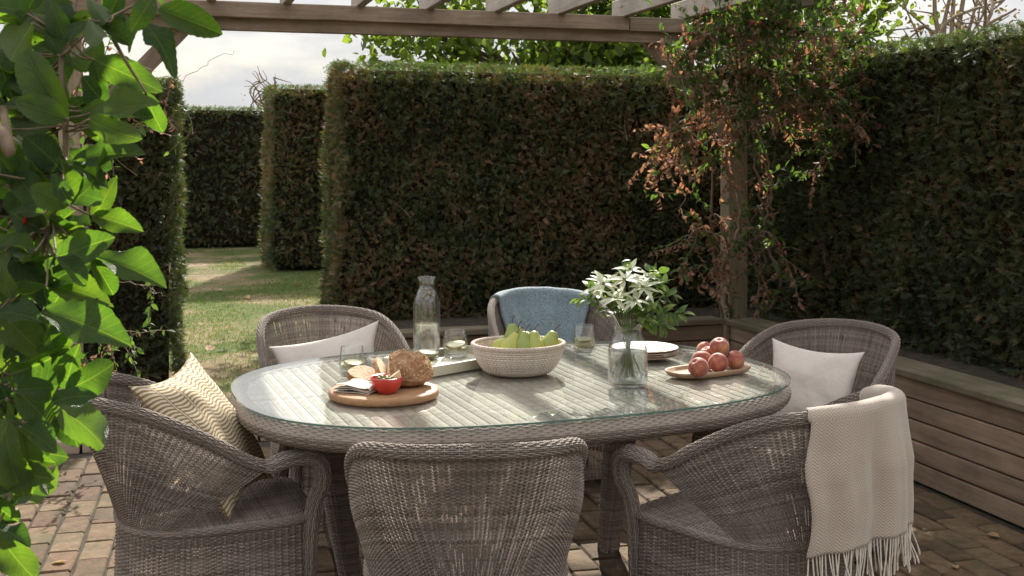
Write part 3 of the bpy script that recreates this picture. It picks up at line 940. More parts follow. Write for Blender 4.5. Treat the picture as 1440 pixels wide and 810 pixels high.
# ------------------------------------------------------------------ grass and litter
rng = np.random.default_rng(31)
ng = 80000
gx = rng.uniform(-2.6, 2.2, ng); gy = 6.6 + (20.4 - 6.6) * rng.uniform(0, 1, ng) ** 1.25
G = np.stack([gx, gy, np.full(ng, -0.035)], 1)
patch = noise2(G * np.array([1, .75, 0]), 1.35, 33) + rng.normal(0, .28, ng)
keep = (patch > 0.05) & ~((gx > 1.0) & (gy > 6.4) & (gy < 8.25)) & ~((gx < .1) & (gy > 7.45) & (gy < 8.2)) & ~((gx > 1.1) & (gy > 15.85))
G, patch = G[keep], patch[keep]
n_ = len(G)
GT = (np.array([(0, -.5, 0), (0, .5, 0), (.55, .36, .10), (.55, -.36, .10), (1, 0, .3)]), np.array([(0, 1, 2), (0, 2, 3), (3, 2, 4)]))
A = np.tile([0, 0, 1.0], (n_, 1)) + rng.normal(0, .5, G.shape)
v, q, r = cloud(G, A, rng.normal(0, 1, G.shape), rng.uniform(.015, .040, n_), rng.uniform(.004, .008, n_), *GT, np.clip(.55 - .3 * patch + rng.normal(0, .15, n_), 0, 1))
o = link('grass', fast_mesh('grass', v, None, q, False, MT['grass'], {'rnd': r}))
tag(o, 'short patchy green grass growing on the lawn', 'grass', kind='stuff')

litter_me = []
for s in range(3):
    tv = LEAF6[0].copy(); tv[:, 2] += 0.25 * (tv[:, 0] - .5) ** 2 + (.15 + .1 * s) * np.abs(tv[:, 1])
    tv = tv * [1, .8, 1]
    litter_me.append(fast_mesh('fallen_leaf', tv, None, LEAF6_T, True, MT['litter'], {'rnd': np.full(len(tv), .2 + .3 * s)}))
for k, (px, py, sz, wh) in enumerate([(298, 487, .13, 'large curled brown fallen leaf on the bare lawn beside the left hedge'),
                                      (312, 409, .10, 'pale fallen leaf lying in the shade edge near the left hedge'),
                                      (343, 418, .13, 'whitish fallen leaf on the dry strip in the middle of the lawn'),
                                      (461, 398, .14, 'tan fallen leaf lying beside the near hedge corner'),
                                      (425, 401, .10, 'dark fallen leaf in the shade near the hedge gap'),
                                      (318, 461, .06, 'small pale fallen leaf on the nearer grass'),
                                      (381, 372, .09, 'tiny fallen leaf on the sunlit grass by the hedge block')]):
    o = link('fallen_leaf', litter_me[k % 3], None, GP(px, py, -0.02), (random.uniform(-.3, .3), random.uniform(-.2, .2), random.uniform(0, 6)))
    o.scale = (sz, sz, sz)
    tag(o, wh, 'leaf', 'fallen leaves on the lawn')

for k, (x, y) in enumerate(PATIO_LITTER):
    o = link('fallen_leaf', litter_me[k % 3], None, (x, y, .006), (random.uniform(-.2, .2), random.uniform(-.2, .2), random.uniform(0, 6)))
    sz = random.uniform(.035, .06); o.scale = (sz, sz, sz)
    tag(o, 'small dry brown leaf fallen on the brick patio', 'leaf', 'dry leaves on the patio')

# ------------------------------------------------------------------ wicker armchair
SEAT_Z, ARM_Z, TOP_Z = 0.43, 0.615, 0.828
W0, D0, NP = 0.256, 0.275, 2.7


def smooth(x): x = np.clip(x, 0, 1); return x * x * (3 - 2 * x)


def rim_h(phi):
    a = np.abs(phi)
    return ARM_Z + (TOP_Z - ARM_Z - 0.018 * (a / rad(45)) ** 2 * (a < rad(45)) - 0.018 * (a >= rad(45))) * (1 - smooth((a - rad(42)) / rad(76)))


def plan(phi, w, dp):
    s, c = np.sin(phi), np.cos(phi)
    e = NP + 2.8 * smooth((np.abs(np.arctan2(s, c)) - rad(70)) / rad(50))
    rr = (np.abs(s) ** e + np.abs(c) ** e) ** (-1 / e)
    return w * s * rr, -dp * c * rr


def shell(u, t):
    """u in [-1,1] around the back, t from seat (0) to rim (1)"""
    phi = u * (rad(60) + rad(54) * t)
    top = rim_h(u * rad(114))
    z = SEAT_Z + t * (top - SEAT_Z)
    h = (z - SEAT_Z) / (TOP_Z - SEAT_Z)
    w = W0 + 0.050 * smooth(h * 1.7) - 0.014 * h * h
    x, y = plan(phi, w, D0 + 0.01 * h)
    y = y - 0.14 * h ** 1.2 * np.clip(np.cos(phi), 0, 1)
    return np.stack([x, y, z], -1)


def base_shape(a, z):
    f = (SEAT_Z - z) / 0.33
    w = W0 + 0.018 * f * f
    x, y = plan(a * 2 * np.pi, w, D0 + 0.018 * f * f)
    return np.stack([x, y, z], -1)


def build_chair_meshes():
    M_ = {}
    nrow = 88
    acc = woven(shell, (np.arange(nrow) + .5) / nrow, 88, -1, 1, amp=0.0026, th=0.0016, per=4, b0=0, b1=1, seed=1, cover=0.49, jit=0.035, streaks=150, ridge=0.0018)
    M_['backrest'] = acc.mesh('chair_backrest', MT['wicker'])
    u = np.linspace(-1, 1, 120)
    rim = shell(u, np.ones_like(u))
    M_['back_rim'] = woven_tube(rim, 0.0150, 20, 0.0165, 2, .0016).mesh('chair_back_rim', MT['wicker'])
    for s, nm in ((-1, 'arm_l'), (1, 'arm_r')):
        j = shell(np.array([s * 0.97]), np.array([1.0]))[0]; e = shell(np.array([s * 1.0]), np.array([1.0]))[0]
        pts = [j, e, (s * .287, .165, ARM_Z + .012), (s * .281, .235, ARM_Z + .014), (s * .272, .272, ARM_Z - .012), (s * .258, .282, ARM_Z - .07), (s * .240, .262, SEAT_Z + .05), (s * .232, .250, SEAT_Z - .06), (s * .228, .244, .12)]
        M_[nm] = woven_tube(spline(pts, 60), np.interp(np.linspace(0, 1, 60), [0, .15, .5, 1], [.0158, .0225, .0245, .021]), 26, 0.0155, 3 + s).mesh('chair_arm', MT['wicker'])
    # seat
    def seat(a, b_):
        bb = np.clip(b_, -.999, .999)
        ee = np.where(bb > 0, 5.0, NP)
        hw = (1 - np.abs(bb) ** ee) ** (1 / ee)
        z = SEAT_Z + 0.012 - 0.012 * ((1 - a ** 2) * (1 - bb ** 2))
        return np.stack([a * (W0 + .002) * hw, bb * (D0 + .002), z], -1)
    acc = woven(seat, np.linspace(-.985, .985, 92), 30, -1, 1, amp=0.0026, per=4, seed=6, cover=0.48, flat=True)
    M_['seat'] = acc.mesh('chair_seat', MT['wicker'])
    sa = np.linspace(0, 1, 140)
    M_['seat_rim'] = woven_tube(base_shape(sa, np.full(140, SEAT_Z + .004)), .0105, 14, .0165, 8, .0012).mesh('chair_seat_rim', MT['wicker'])
    rows = np.concatenate([np.arange(0.225, SEAT_Z + .001, 0.0052), np.arange(0.085, 0.135, 0.0052)])
    acc = woven(base_shape, rows, 108, 0, 1, db=0.0052, amp=0.0026, per=4, closed=True, b0=0.085, b1=SEAT_Z, seed=7, cover=0.48, jit=.035, ridge=.0016, flat=True)
    M_['skirt'] = acc.mesh('chair_skirt', MT['wicker'])
    acc = Acc()
    acc.tube([(0, 0, 0.10), (0, 0, 0.05), (0, 0, 0.0)], [.019, .016, .012], 10)
    M_['leg'] = acc.mesh('chair_leg', MT['dark_leg'])
    return M_


CH = build_chair_meshes()


def chair(label, c, f):
    """c: centre on the ground, f: the way it faces"""
    rz = math.atan2(f[1], f[0]) - math.pi / 2
    root = empty('wicker_armchair', (c[0], c[1], 0), rz)
    tag(root, label, 'chair', 'wicker armchairs around the table')
    for k in ('backrest', 'back_rim', 'seat', 'seat_rim', 'skirt'): link(k, CH[k], root)
    link('arm', CH['arm_l'], root); link('arm', CH['arm_r'], root)
    for sx in (-1, 1):
        for sy in (-1, 1): link('leg', CH['leg'], root, (sx * .20, sy * .22, 0))
    return root


CHAIRS = {
    'near': chair('grey wicker armchair nearest, its bare back turned to the viewer', (0.76, 3.0), (0.20, .98)),
    'left': chair('grey wicker armchair at the left end holding the tan patterned cushion', (0.135, 3.685), (.99, .10)),
    'backleft': chair('grey wicker armchair behind the table on the left with a pale pillow', (0.675, 4.80), (.12, -1)),
    'backmid': chair('grey wicker armchair behind the table with a blue throw on its back', (1.745, 5.12), (-.03, -1)),
    'right': chair('grey wicker armchair at the right end holding a white pillow', (2.30, 3.92), (-.85, -.5)),
    'nearright': chair('grey wicker armchair near the front with the cream fringed blanket on its back', (1.665, 3.125), (-.45, .89)),
}


def chair_world(which):
    o = CHAIRS[which]
    return Matrix.Translation(o.location) @ Matrix.Rotation(o.rotation_euler[2], 4, 'Z')


# ------------------------------------------------------------------ table
TC = Vector((1.148, 3.84, 0))
TA, TB, TN, TZ = 0.945, 0.678, 2.6, 0.750


def oval(a, ra, rb, n=TN):
    c, s = np.cos(a * 2 * np.pi), np.sin(a * 2 * np.pi)
    return sgnpow(c, 2 / n) * ra, sgnpow(s, 2 / n) * rb


tb = empty('oval_dining_table', TC, 0.08)
tag(tb, 'oval grey wicker dining table with a glass top', 'table')
NA = 220
aa = np.arange(NA) / NA
ox, oy = oval(aa, TA, TB)
# even spacing along the outline
dd = np.concatenate([[0], np.cumsum(np.hypot(np.diff(np.append(ox, ox[0])), np.diff(np.append(oy, oy[0]))))])
fine_a = np.linspace(0, 1, 4001); fx, fy = oval(fine_a, TA, TB)
fl = np.concatenate([[0], np.cumsum(np.hypot(np.diff(fx), np.diff(fy)))]); fl /= fl[-1]
def oval_even(s, ra, rb):
    a = np.interp(np.mod(s, 1.0), fl, fine_a)
    return oval(a, ra, rb)
ox, oy = oval_even(aa, TA, TB)
gz0, gz1 = TZ - 0.0055, TZ
V = np.concatenate([np.stack([ox, oy, np.full(NA, gz1)], 1), [[0, 0, gz1]]])
T = [(NA, i, (i + 1) % NA) for i in range(NA)]
top = link('glass_top', fast_mesh('glass_top', V, None, T, False, MT['pane']), tb)
V = np.concatenate([np.stack([ox, oy, np.full(NA, gz1)], 1), np.stack([ox, oy, np.full(NA, gz0)], 1)])
Q = [(i, i + NA, (i + 1) % NA + NA, (i + 1) % NA) for i in range(NA)]
link('glass_edge', fast_mesh('glass_edge', V, Q, None, True, MT['pane_edge']), top)


def rim_surface(a, b_):
    """roll round the table edge, b is the angle round the roll"""
    x, y = oval_even(a, 1.0, 1.0)
    e = 2e-3
    x1, y1 = oval_even(a + e, TA, TB); x0, y0 = oval_even(a - e, TA, TB)
    nx, ny = (y1 - y0), -(x1 - x0); nl = np.hypot(nx, ny); nx, ny = nx / nl, ny / nl
    cx, cy = x * (TA - 0.034), y * (TB - 0.034)
    w = b_ * 2 * np.pi
    return np.stack([cx + nx * 0.036 * np.cos(w), cy + ny * 0.036 * np.cos(w), TZ - 0.046 + 0.036 * np.sin(w)], -1)


acc = woven(rim_surface, np.arange(36) / 36 - 0.62, 260, 0, 1, per=3, closed=True, amp=0.0016, rib_r=.0018, b0=0, b1=1, rib_n=14, seed=9, cover=.49, jit=.03, flat=True)
link('edge_roll', acc.mesh('edge_roll', MT['wicker_edge']), tb)


def top_surface(a, b_):
    x = a * (TA - 0.045)
    hb = (TB - 0.045) * (np.clip(1 - np.abs(a) ** TN, 1e-4, 1)) ** (1 / TN)
    # strands keep straight along x: b is y, cut at the outline
    y = np.clip(b_, -hb, hb)
    return np.stack([x, y, np.full_like(x, TZ - 0.0135) - 0.02 * (np.abs(b_) > hb)], -1)


acc = woven(top_surface, np.arange(-0.63, 0.631, 0.0075), 94, -.995, .995, db=.0075, per=3, amp=0.0019, th=.0015, seed=10, cover=.50, jit=.03, rib_r=.0022, b0=-.63, b1=.63, rib_n=30, alt=False, flat=True)
link('woven_top', acc.mesh('woven_top', MT['wicker_table']), tb)
V = np.concatenate([np.stack([ox * .94, oy * .94, np.full(NA, TZ - 0.0215)], 1), [[0, 0, TZ - .0215]]])
link('under_panel', fast_mesh('under_panel', V, None, T, False, MT['wicker_table']), tb)


def table_leg(px, py, bx, by):
    def S(a, b_):
        t = b_ / (TZ - .08)
        w = (0.052 - 0.016 * t); w = np.where(t > .9, w, w)
        r = 0.036 + 0.030 * t
        x, y = oval(a, 1, 1, 3.0)
        return np.stack([bx + (px - bx) * t + x * r, by + (py - by) * t + y * r, b_], -1)
    acc = woven(S, np.arange(0.01, TZ - .09, 0.0058), 18, 0, 1, per=4, closed=True, amp=.0024, b0=0.0, b1=TZ - .085, seed=12, flat=True)
    return acc.mesh('table_leg', MT['wicker'])


for sx in (-1, 1):
    for sy in (-1, 1): link('leg', table_leg(sx * .60, sy * .34, sx * .50, sy * .30), tb)

# ------------------------------------------------------------------ textiles
def cloth_mat(name, col, col2=None, scale=900, rough=0.9, bstr=0.25, bdist=0.001, sheen=0.3, wrinkle=0.0):
    m, n, l, b = newmat(name)
    t = noise(n, l, scale, 2, 0.6)
    r = ramp(n, [(0.3, tuple(c * .86 for c in col)), (0.7, col2 or tuple(min(1, c * 1.1) for c in col))])
    l.new(t.outputs['Fac'], r.inputs[0]); l.new(r.outputs[0], b.inputs['Base Color'])
    b.inputs['Roughness'].default_value = rough
    b.inputs['Specular IOR Level'].default_value = 0.15
    b.inputs['Sheen Weight'].default_value = sheen
    h = t.outputs['Fac']
    if wrinkle:
        t2 = noise(n, l, 9, 3, 0.5)
        h = math_n(n, l, 'ADD', math_n(n, l, 'MULTIPLY', t2.outputs['Fac'], wrinkle), math_n(n, l, 'MULTIPLY', h, .05))
        bdist = 0.02
    bump(n, l, b, h, bstr, bdist)
    return m


def pattern_mat():
    """tan cloth printed with cream rows of curved strokes between cream lines"""
    m, n, l, b = newmat('cushion_print')
    uv = n.new('ShaderNodeUVMap'); sp = n.new('ShaderNodeSeparateXYZ')
    wob = noise(n, l, 9, 3, 0.5, vec=uv.outputs[0])
    l.new(uv.outputs[0], sp.inputs[0])
    u = math_n(n, l, 'ADD', sp.outputs[0], math_n(n, l, 'MULTIPLY', wob.outputs['Fac'], 0.018)); v = sp.outputs[1]
    u9 = math_n(n, l, 'MULTIPLY', u, 8.0)
    fr = math_n(n, l, 'FRACT', u9)
    par = math_n(n, l, 'MODULO', math_n(n, l, 'FLOOR', u9), 2.0)
    sgn = math_n(n, l, 'SUBTRACT', math_n(n, l, 'MULTIPLY', par, 2.0), 1.0)
    arc = math_n(n, l, 'SINE', math_n(n, l, 'MULTIPLY', fr, math.pi))
    ph = math_n(n, l, 'ADD', math_n(n, l, 'MULTIPLY', v, 34.0), math_n(n, l, 'MULTIPLY', math_n(n, l, 'MULTIPLY', arc, 0.55), sgn))
    ph = math_n(n, l, 'ADD', ph, math_n(n, l, 'MULTIPLY', wob.outputs['Fac'], .8))
    wav = math_n(n, l, 'SINE', math_n(n, l, 'MULTIPLY', ph, 2 * math.pi))
    s1 = n.new('ShaderNodeMapRange'); s1.inputs['From Min'].default_value, s1.inputs['From Max'].default_value = -0.25, 0.2
    l.new(wav, s1.inputs[0])
    ln = math_n(n, l, 'ABSOLUTE', math_n(n, l, 'SUBTRACT', fr, 0.5))
    s2 = n.new('ShaderNodeMapRange'); s2.inputs['From Min'].default_value, s2.inputs['From Max'].default_value = 0.455, 0.475
    l.new(ln, s2.inputs[0])
    s3 = n.new('ShaderNodeMapRange'); s3.inputs['From Min'].default_value, s3.inputs['From Max'].default_value = 0.39, 0.41
    s3.inputs['To Min'].default_value, s3.inputs['To Max'].default_value = 1, 0
    l.new(ln, s3.inputs[0])
    fac = math_n(n, l, 'MAXIMUM', math_n(n, l, 'MULTIPLY', s1.outputs[0], s3.outputs[0]), s2.outputs[0])
    t = noise(n, l, 700, 2)
    c = mixc(n, l, (0.25, 0.175, 0.085), (0.60, 0.53, 0.41), fac)
    rr = ramp(n, [(0.3, (.88, .88, .88)), (0.7, (1.05, 1.05, 1.05))]); l.new(t.outputs['Fac'], rr.inputs[0])
    l.new(mixc(n, l, c, rr.outputs[0], 1.0, 'MULTIPLY'), b.inputs['Base Color'])
    b.inputs['Roughness'].default_value = 0.9; b.inputs['Specular IOR Level'].default_value = .15
    bump(n, l, b, t.outputs['Fac'], .25, .001)
    return m


MT['print'] = pattern_mat()
MT['linen'] = cloth_mat('white_linen', (0.56, 0.50, 0.455), None, 700, wrinkle=1.0, bstr=.7)
MT['blue'] = cloth_mat('blue_wool', (0.135, 0.19, 0.225), (0.25, 0.32, 0.355), 130, 1.0, 0.9, 0.006, 0.6)


def pillow(name, label, BL_, BR_, TR_, TL_, thick, mat, seed=0, back=1.0, group=None):
    """stuffed square cushion spanned by its four corners"""
    C4 = [Vector(c) for c in (BL_, BR_, TR_, TL_)]
    ctr = sum(C4, Vector()) / 4
    nrm = ((C4[1] - C4[0]).cross(C4[3] - C4[0])).normalized()
    n_ = 44
    vs, uvs = [], []
    for side in (1, -1):
        for i in range(n_):
            for j in range(n_):
                u, v = i / (n_ - 1), j / (n_ - 1)
                a, b_ = 2 * u - 1, 2 * v - 1
                uu = .5 + .5 * a * (1 - .16 * (1 - b_ * b_)); vv = .5 + .5 * b_ * (1 - .16 * (1 - a * a))
                p = C4[0] * (1 - uu) * (1 - vv) + C4[1] * uu * (1 - vv) + C4[2] * uu * vv + C4[3] * (1 - uu) * vv
                h = max(0, (1 - a * a) * (1 - b_ * b_)) ** 0.5
                w = mnoise.noise(Vector((a * 1.6 + seed * 5, b_ * 1.6, side * 3.0))) * 0.30
                fold = 0.09 * math.sin(9 * math.atan2(b_, a) + seed) * (a * a + b_ * b_) * .5 * h
                p = p + nrm * side * thick * (h * (1 + w) + fold) * (1.0 if side > 0 else back)
                vs.append(p - ctr); uvs.append((u, v))
    q0 = grid_quads(n_, n_); q1 = grid_quads(n_, n_, off=n_ * n_)[:, ::-1]
    me = fast_mesh(name, np.array([tuple(v) for v in vs]), np.vstack([q0, q1]), None, True, mat, None, np.array(uvs))
    bm = bmesh.new(); bm.from_mesh(me); bmesh.ops.remove_doubles(bm, verts=bm.verts, dist=1e-5); bm.to_mesh(me); bm.free()
    me.polygons.foreach_set('use_smooth', np.ones(len(me.polygons), dtype=bool))
    o = link(name, me, None, ctr)
    tag(o, label, 'cushion', group)
    return o


pillow('cushion', 'tan and cream wavy patterned cushion leaning in the left armchair', (0.175, 3.455, .452), (0.335, 3.88, .452), (0.075, 3.91, .872), (-0.105, 3.455, .858), 0.082, MT['print'], 1, .7)
pillow('cushion', 'plain white oblong pillow standing in the right end armchair', (2.40, 3.74, .46), (2.20, 4.09, .46), (2.34, 4.21, .775), (2.535, 3.855, .765), 0.088, MT['linen'], 2, .5)
pillow('cushion', 'pale oblong pillow lying slanted in the back left armchair', (0.86, 4.72, .50), (0.42, 4.75, .47), (0.405, 4.90, .72), (0.86, 4.88, .815), 0.085, MT['linen'], 3, .5)


# ---- throws
def herring_mat():
    m, n, l, b = newmat('cream_herringbone')
    uv = n.new('ShaderNodeUVMap'); sp = n.new('ShaderNodeSeparateXYZ'); l.new(uv.outputs[0], sp.inputs[0])
    u = math_n(n, l, 'MULTIPLY', sp.outputs[0], 26.0)
    zig = math_n(n, l, 'PINGPONG', u, 0.5)
    ph = math_n(n, l, 'ADD', math_n(n, l, 'MULTIPLY', sp.outputs[1], 125.0), math_n(n, l, 'MULTIPLY', zig, 3.2))
    wav = math_n(n, l, 'SINE', math_n(n, l, 'MULTIPLY', ph, 2 * math.pi))
    s1 = n.new('ShaderNodeMapRange'); s1.inputs['From Min'].default_value, s1.inputs['From Max'].default_value = -0.5, 0.5
    l.new(wav, s1.inputs[0])
    t = noise(n, l, 420, 3)
    f = math_n(n, l, 'ADD', math_n(n, l, 'MULTIPLY', s1.outputs[0], .7), math_n(n, l, 'MULTIPLY', t.outputs['Fac'], .35))
    c = mixc(n, l, (0.30, 0.235, 0.185), (0.48, 0.41, 0.345), f)
    l.new(c, b.inputs['Base Color']); b.inputs['Roughness'].default_value = 1; b.inputs['Specular IOR Level'].default_value = .1
    b.inputs['Sheen Weight'].default_value = .4
    bump(n, l, b, math_n(n, l, 'ADD', s1.outputs[0], t.outputs['Fac']), .5, .002)
    return m


MT['herring'] = herring_mat()
MT['fringe'] = cloth_mat('cream_yarn', (0.58, 0.52, 0.44), None, 300)


def throw(name, label, which, u0, u1, inner, outer, mat, seed, thick=0.007, slant=0.0, fold=0.012, nu=60, flare=0.0):
    """blanket over the back of a chair: up the inner face, over the rim, then hanging outside"""
    root = CHAIRS[which]
    ni, na_, no = 26, 12, 46
    U = np.linspace(u0, u1, nu)
    rim = shell(U, np.ones(nu))
    e = 1e-3
    tu = shell(U + e, np.ones(nu)) - rim
    outn = np.stack([tu[:, 1], -tu[:, 0], np.zeros(nu)], 1); outn /= np.linalg.norm(outn, axis=1, keepdims=True)
    if np.mean(np.sum(outn * np.stack([rim[:, 0], rim[:, 1] + .0, 0 * U], 1), 1)) < 0: outn = -outn
    rows, vv = [], []
    R = 0.025
    s01 = (U - u0) / (u1 - u0)
    wav = np.sin(s01 * 2 * np.pi * 2.1 + seed) + .7 * np.sin(s01 * 2 * np.pi * 4.3 + seed * 2.1) + .35 * np.sin(s01 * 2 * np.pi * 8.2 + seed)
    for k in range(ni):                                   # inner face, from low to the rim
        h = inner * (1 - k / ni)
        tt = 1 - h / (rim[:, 2] - SEAT_Z)
        p = shell(U, np.clip(tt, .05, 1))
        p = p - outn * (0.016 + .006 * (1 + wav[:, None]) * min(1, h / .1) + (R - .016) * max(0, 1 - h / .05))
        rows.append(p); vv.append(-h)
    for k in range(na_ + 1):
        a = math.pi * k / na_
        rows.append(rim + outn * (-math.cos(a) * R) + np.array([0, 0, 1.0]) * math.sin(a) * R)
        vv.append(a * R)
    for k in range(1, no + 1):
        h = k / no
        ln = outer * (1 + slant * (s01 - .5))
        amp = fold * min(1, h * 2.2)
        p = rim + outn * (R + amp * (wav[:, None] * .5 + .5) + flare * h) - np.array([0, 0, 1.0]) * (ln * h)[:, None]
        p = p + (tu / np.linalg.norm(tu, axis=1, keepdims=True)) * (0.008 * math.sin(h * 9 + seed) * (1 - 1.6 * s01))[:, None]
        rows.append(p); vv.append(math.pi * R + outer * h)
    P = np.array(rows)                                    # rows, nu, 3
    P += np.array([[tuple(mnoise.noise_vector(Vector(p_) * 14 + Vector((seed, 0, 0))) * 0.0035) for p_ in r_] for r_ in P])
    uvs = np.stack([np.broadcast_to(s01[None], P.shape[:2]), np.broadcast_to(np.array(vv)[:, None], P.shape[:2])], -1).reshape(-1, 2)
    me = fast_mesh(name, P.reshape(-1, 3), grid_quads(len(P), nu), None, True, mat, None, uvs)
    o = link(name, me, None)
    o.matrix_world = chair_world(which)
    md = o.modifiers.new('thickness', 'SOLIDIFY'); md.thickness = thick; md.offset = 0
    tag(o, label, 'blanket')
    return o, P, outn


blue, _, _ = throw('throw_blanket', 'fuzzy blue throw hanging over the back of the middle rear armchair', 'backmid', -0.46, 0.40, 0.27, 0.36, MT['blue'], 2.0, .010, 0, .006)
cream, CP, CN = throw('throw_blanket', 'cream herringbone blanket with tassels draped over the near right armchair', 'nearright', -0.37, 0.51, 0.16, 0.335, MT['herring'], 1.3, .006, -.10, .026)


def fringe_for(o, P, length, n, seed):
    rng = np.random.default_rng(seed)
    edge = P[-1]; acc = Acc()
    for k in range(n):
        s = (k + .5) / n * (len(edge) - 1)
        i = min(int(s), len(edge) - 2); f = s - i
        p = edge[i] * (1 - f) + edge[i + 1] * f
        L = length * rng.uniform(.8, 1.15); sw = rng.normal(0, .010, 2)
        pts = [p + [0, 0, .006], p + [sw[0] * .4, sw[1] * .4, -L * .35], p + [sw[0], sw[1], -L * .75], p + [sw[0] * 1.3, sw[1] * 1.2, -L]]
        acc.tube(spline(pts, 9), np.array([.0016, .0021, .0023, .0021, .0023, .0021, .0026, .0036, .0015]), 6, rnd=rng.uniform())
    f_ = link('fringe', acc.mesh('fringe', MT['fringe']), o); f_['kind'] = 'stuff'


fringe_for(cream, CP, 0.105, 84, 5)

# ------------------------------------------------------------------ things on the table
TOPZ = TZ + 0.001


def T_at(px, py, z=TOPZ): return GP(px, py, z)


def board_mat(name, base, dark):
    return wood_mat(name, base, dark, 0, 9, 0, 0.55, .5, False)


MT['board'] = board_mat('board_wood', (0.42, 0.25, 0.135), (0.28, 0.145, 0.07))
MT['platter'] = board_mat('platter_wood', (0.42, 0.29, 0.19), (0.29, 0.18, 0.11))
bc = T_at(540, 557)
wb = lathe('serving_board', [(0, 0), (.165, 0), (.171, .003), (.173, .008), (.173, .016), (.171, .021), (.166, .024), (0, .024)], MT['board'], 64)
o = link('serving_board', wb, None, bc, (0, 0, .4)); tag(o, 'round wooden serving board with bread on the table', 'board')
BT = bc.z + .0245
DR = (Vector((CY, -SY, 0)), Vector((SY, CY, 0)))      # picture right, away from the viewer


def on_board(r, f, z=0): return bc + DR[0] * r + DR[1] * f + Vector((0, 0, .0245 + z))


def bread_mat():
    m, n, l, b = newmat('crust')
    t = noise(n, l, 22, 6, 0.7); t2 = noise(n, l, 110, 4, .7)
    r = ramp(n, [(0.3, (0.16, 0.065, 0.025)), (0.48, (0.30, 0.145, 0.065)), (0.62, (0.45, 0.29, 0.17)), (0.75, (0.60, 0.47, 0.34))])
    l.new(math_n(n, l, 'ADD', math_n(n, l, 'MULTIPLY', t.outputs['Fac'], .65), math_n(n, l, 'MULTIPLY', t2.outputs['Fac'], .35)), r.inputs[0])
    l.new(r.outputs[0], b.inputs['Base Color']); b.inputs['Roughness'].default_value = .85
    bump(n, l, b, t2.outputs['Fac'], .8, .004)
    return m


MT['crust'] = bread_mat()
MT['crumb'] = simple('bread_crumb', (0.66, 0.52, 0.36), .95, .2, 120, .9, .004)
MT['flake'] = foliage_mat('oat_flake', [(0.1, (0.42, 0.25, 0.13)), (0.9, (0.68, 0.52, 0.36))], 0.1, .8)


def loaf_mesh():
    bm = bmesh.new()
    bmesh.ops.create_icosphere(bm, subdivisions=5, radius=1)
    for v in bm.verts:
        p = v.co.copy()
        x, y, z = p.x * .092, p.y * .07, p.z
        z = (.083 * z if z > 0 else .03 * z) + .028
        q_ = Vector((x, y, z))
        nn = mnoise.noise(q_ * 18) * .010 + mnoise.noise(q_ * 55) * .0045 + mnoise.noise(q_ * 140) * .002
        q_ += p.normalized() * nn
        q_.z = max(q_.z, 0)
        if q_.x < -.052: q_.x = -.052 + (q_.x + .052) * .08
        v.co = q_
    for f in bm.faces: f.material_index = 1 if f.calc_center_median().x < -.051 and f.normal.x < -.5 else 0
    me = bm_mesh('loaf', bm, MT['crust'], True); me.materials.append(MT['crumb'])
    return me


loaf = link('bread_loaf', loaf_mesh(), None, on_board(0.062, 0.045), (0, 0, -YAW + .15)); tag(loaf, 'crusty seeded brown loaf cut at one end on the round board', 'bread')
rng = np.random.default_rng(41)
LV = np.array([v.co[:] for v in loaf.data.vertices]); LN = np.array([v.normal[:] for v in loaf.data.vertices])
ii = rng.choice(np.where((LV[:, 2] > .03) & (LV[:, 0] > -.05))[0], 420)
FT = (np.array([(-.5, 0, 0), (0, .35, .08), (.5, 0, 0), (0, -.35, .08)]), np.array([(0, 1, 2, 3)]))
v, q, r = cloud(LV[ii] + LN[ii] * .0012, rng.normal(0, 1, (420, 3)), LN[ii] + rng.normal(0, .35, (420, 3)), rng.uniform(.006, .012, 420), rng.uniform(.006, .010, 420), *FT, rng.uniform(0, 1, 420))
o = link('oat_flakes', fast_mesh('oat_flakes', v, q, None, False, MT['flake'], {'rnd': r}), loaf); o['kind'] = 'stuff'


def slice_mesh(name, w, h, t, seed):
    """slice of bread: dome outline, crust round the edge"""
    bm = bmesh.new()
    n_ = 26; ring = []
    for k in range(n_):
        a = k / n_ * 2 * math.pi
        x = w * math.cos(a) * (1 if math.sin(a) > 0 else .95); y = h * (math.sin(a) if math.sin(a) > 0 else math.sin(a) * .45)
        ring.append((x * (1 + .06 * mnoise.noise(Vector((x * 30, y * 30, seed)))), y))
    lv = [[bm.verts.new((x * s, y * s, z)) for x, y in ring] for s, z in ((.93, -t / 2), (1, -t / 3), (1, t / 3), (.93, t / 2))]
    for a_, b_ in zip(lv, lv[1:]):
        for k in range(n_): bm.faces.new((a_[k], a_[(k + 1) % n_], b_[(k + 1) % n_], b_[k]))
    f1 = bm.faces.new(lv[0][::-1]); f2 = bm.faces.new(lv[-1])
    f1.material_index = f2.material_index = 1
    me = bm_mesh(name, bm, MT['crust'], False); me.materials.append(MT['crumb'])
    return me


o = link('bread_slice', slice_mesh('bread_slice', .052, .062, .016, 1), None, on_board(-.004, .055, .030), (rad(58), rad(8), rad(62))); tag(o, 'bread slice propped against the cut end of the loaf', 'bread', 'slices of bread')
o = link('bread_slice', slice_mesh('bread_slice', .054, .05, .028, 2), None, on_board(-.075, .062, .020), (rad(28), rad(12), rad(-25))); tag(o, 'thick pale heel of bread lying behind the folded napkin', 'bread', 'slices of bread')

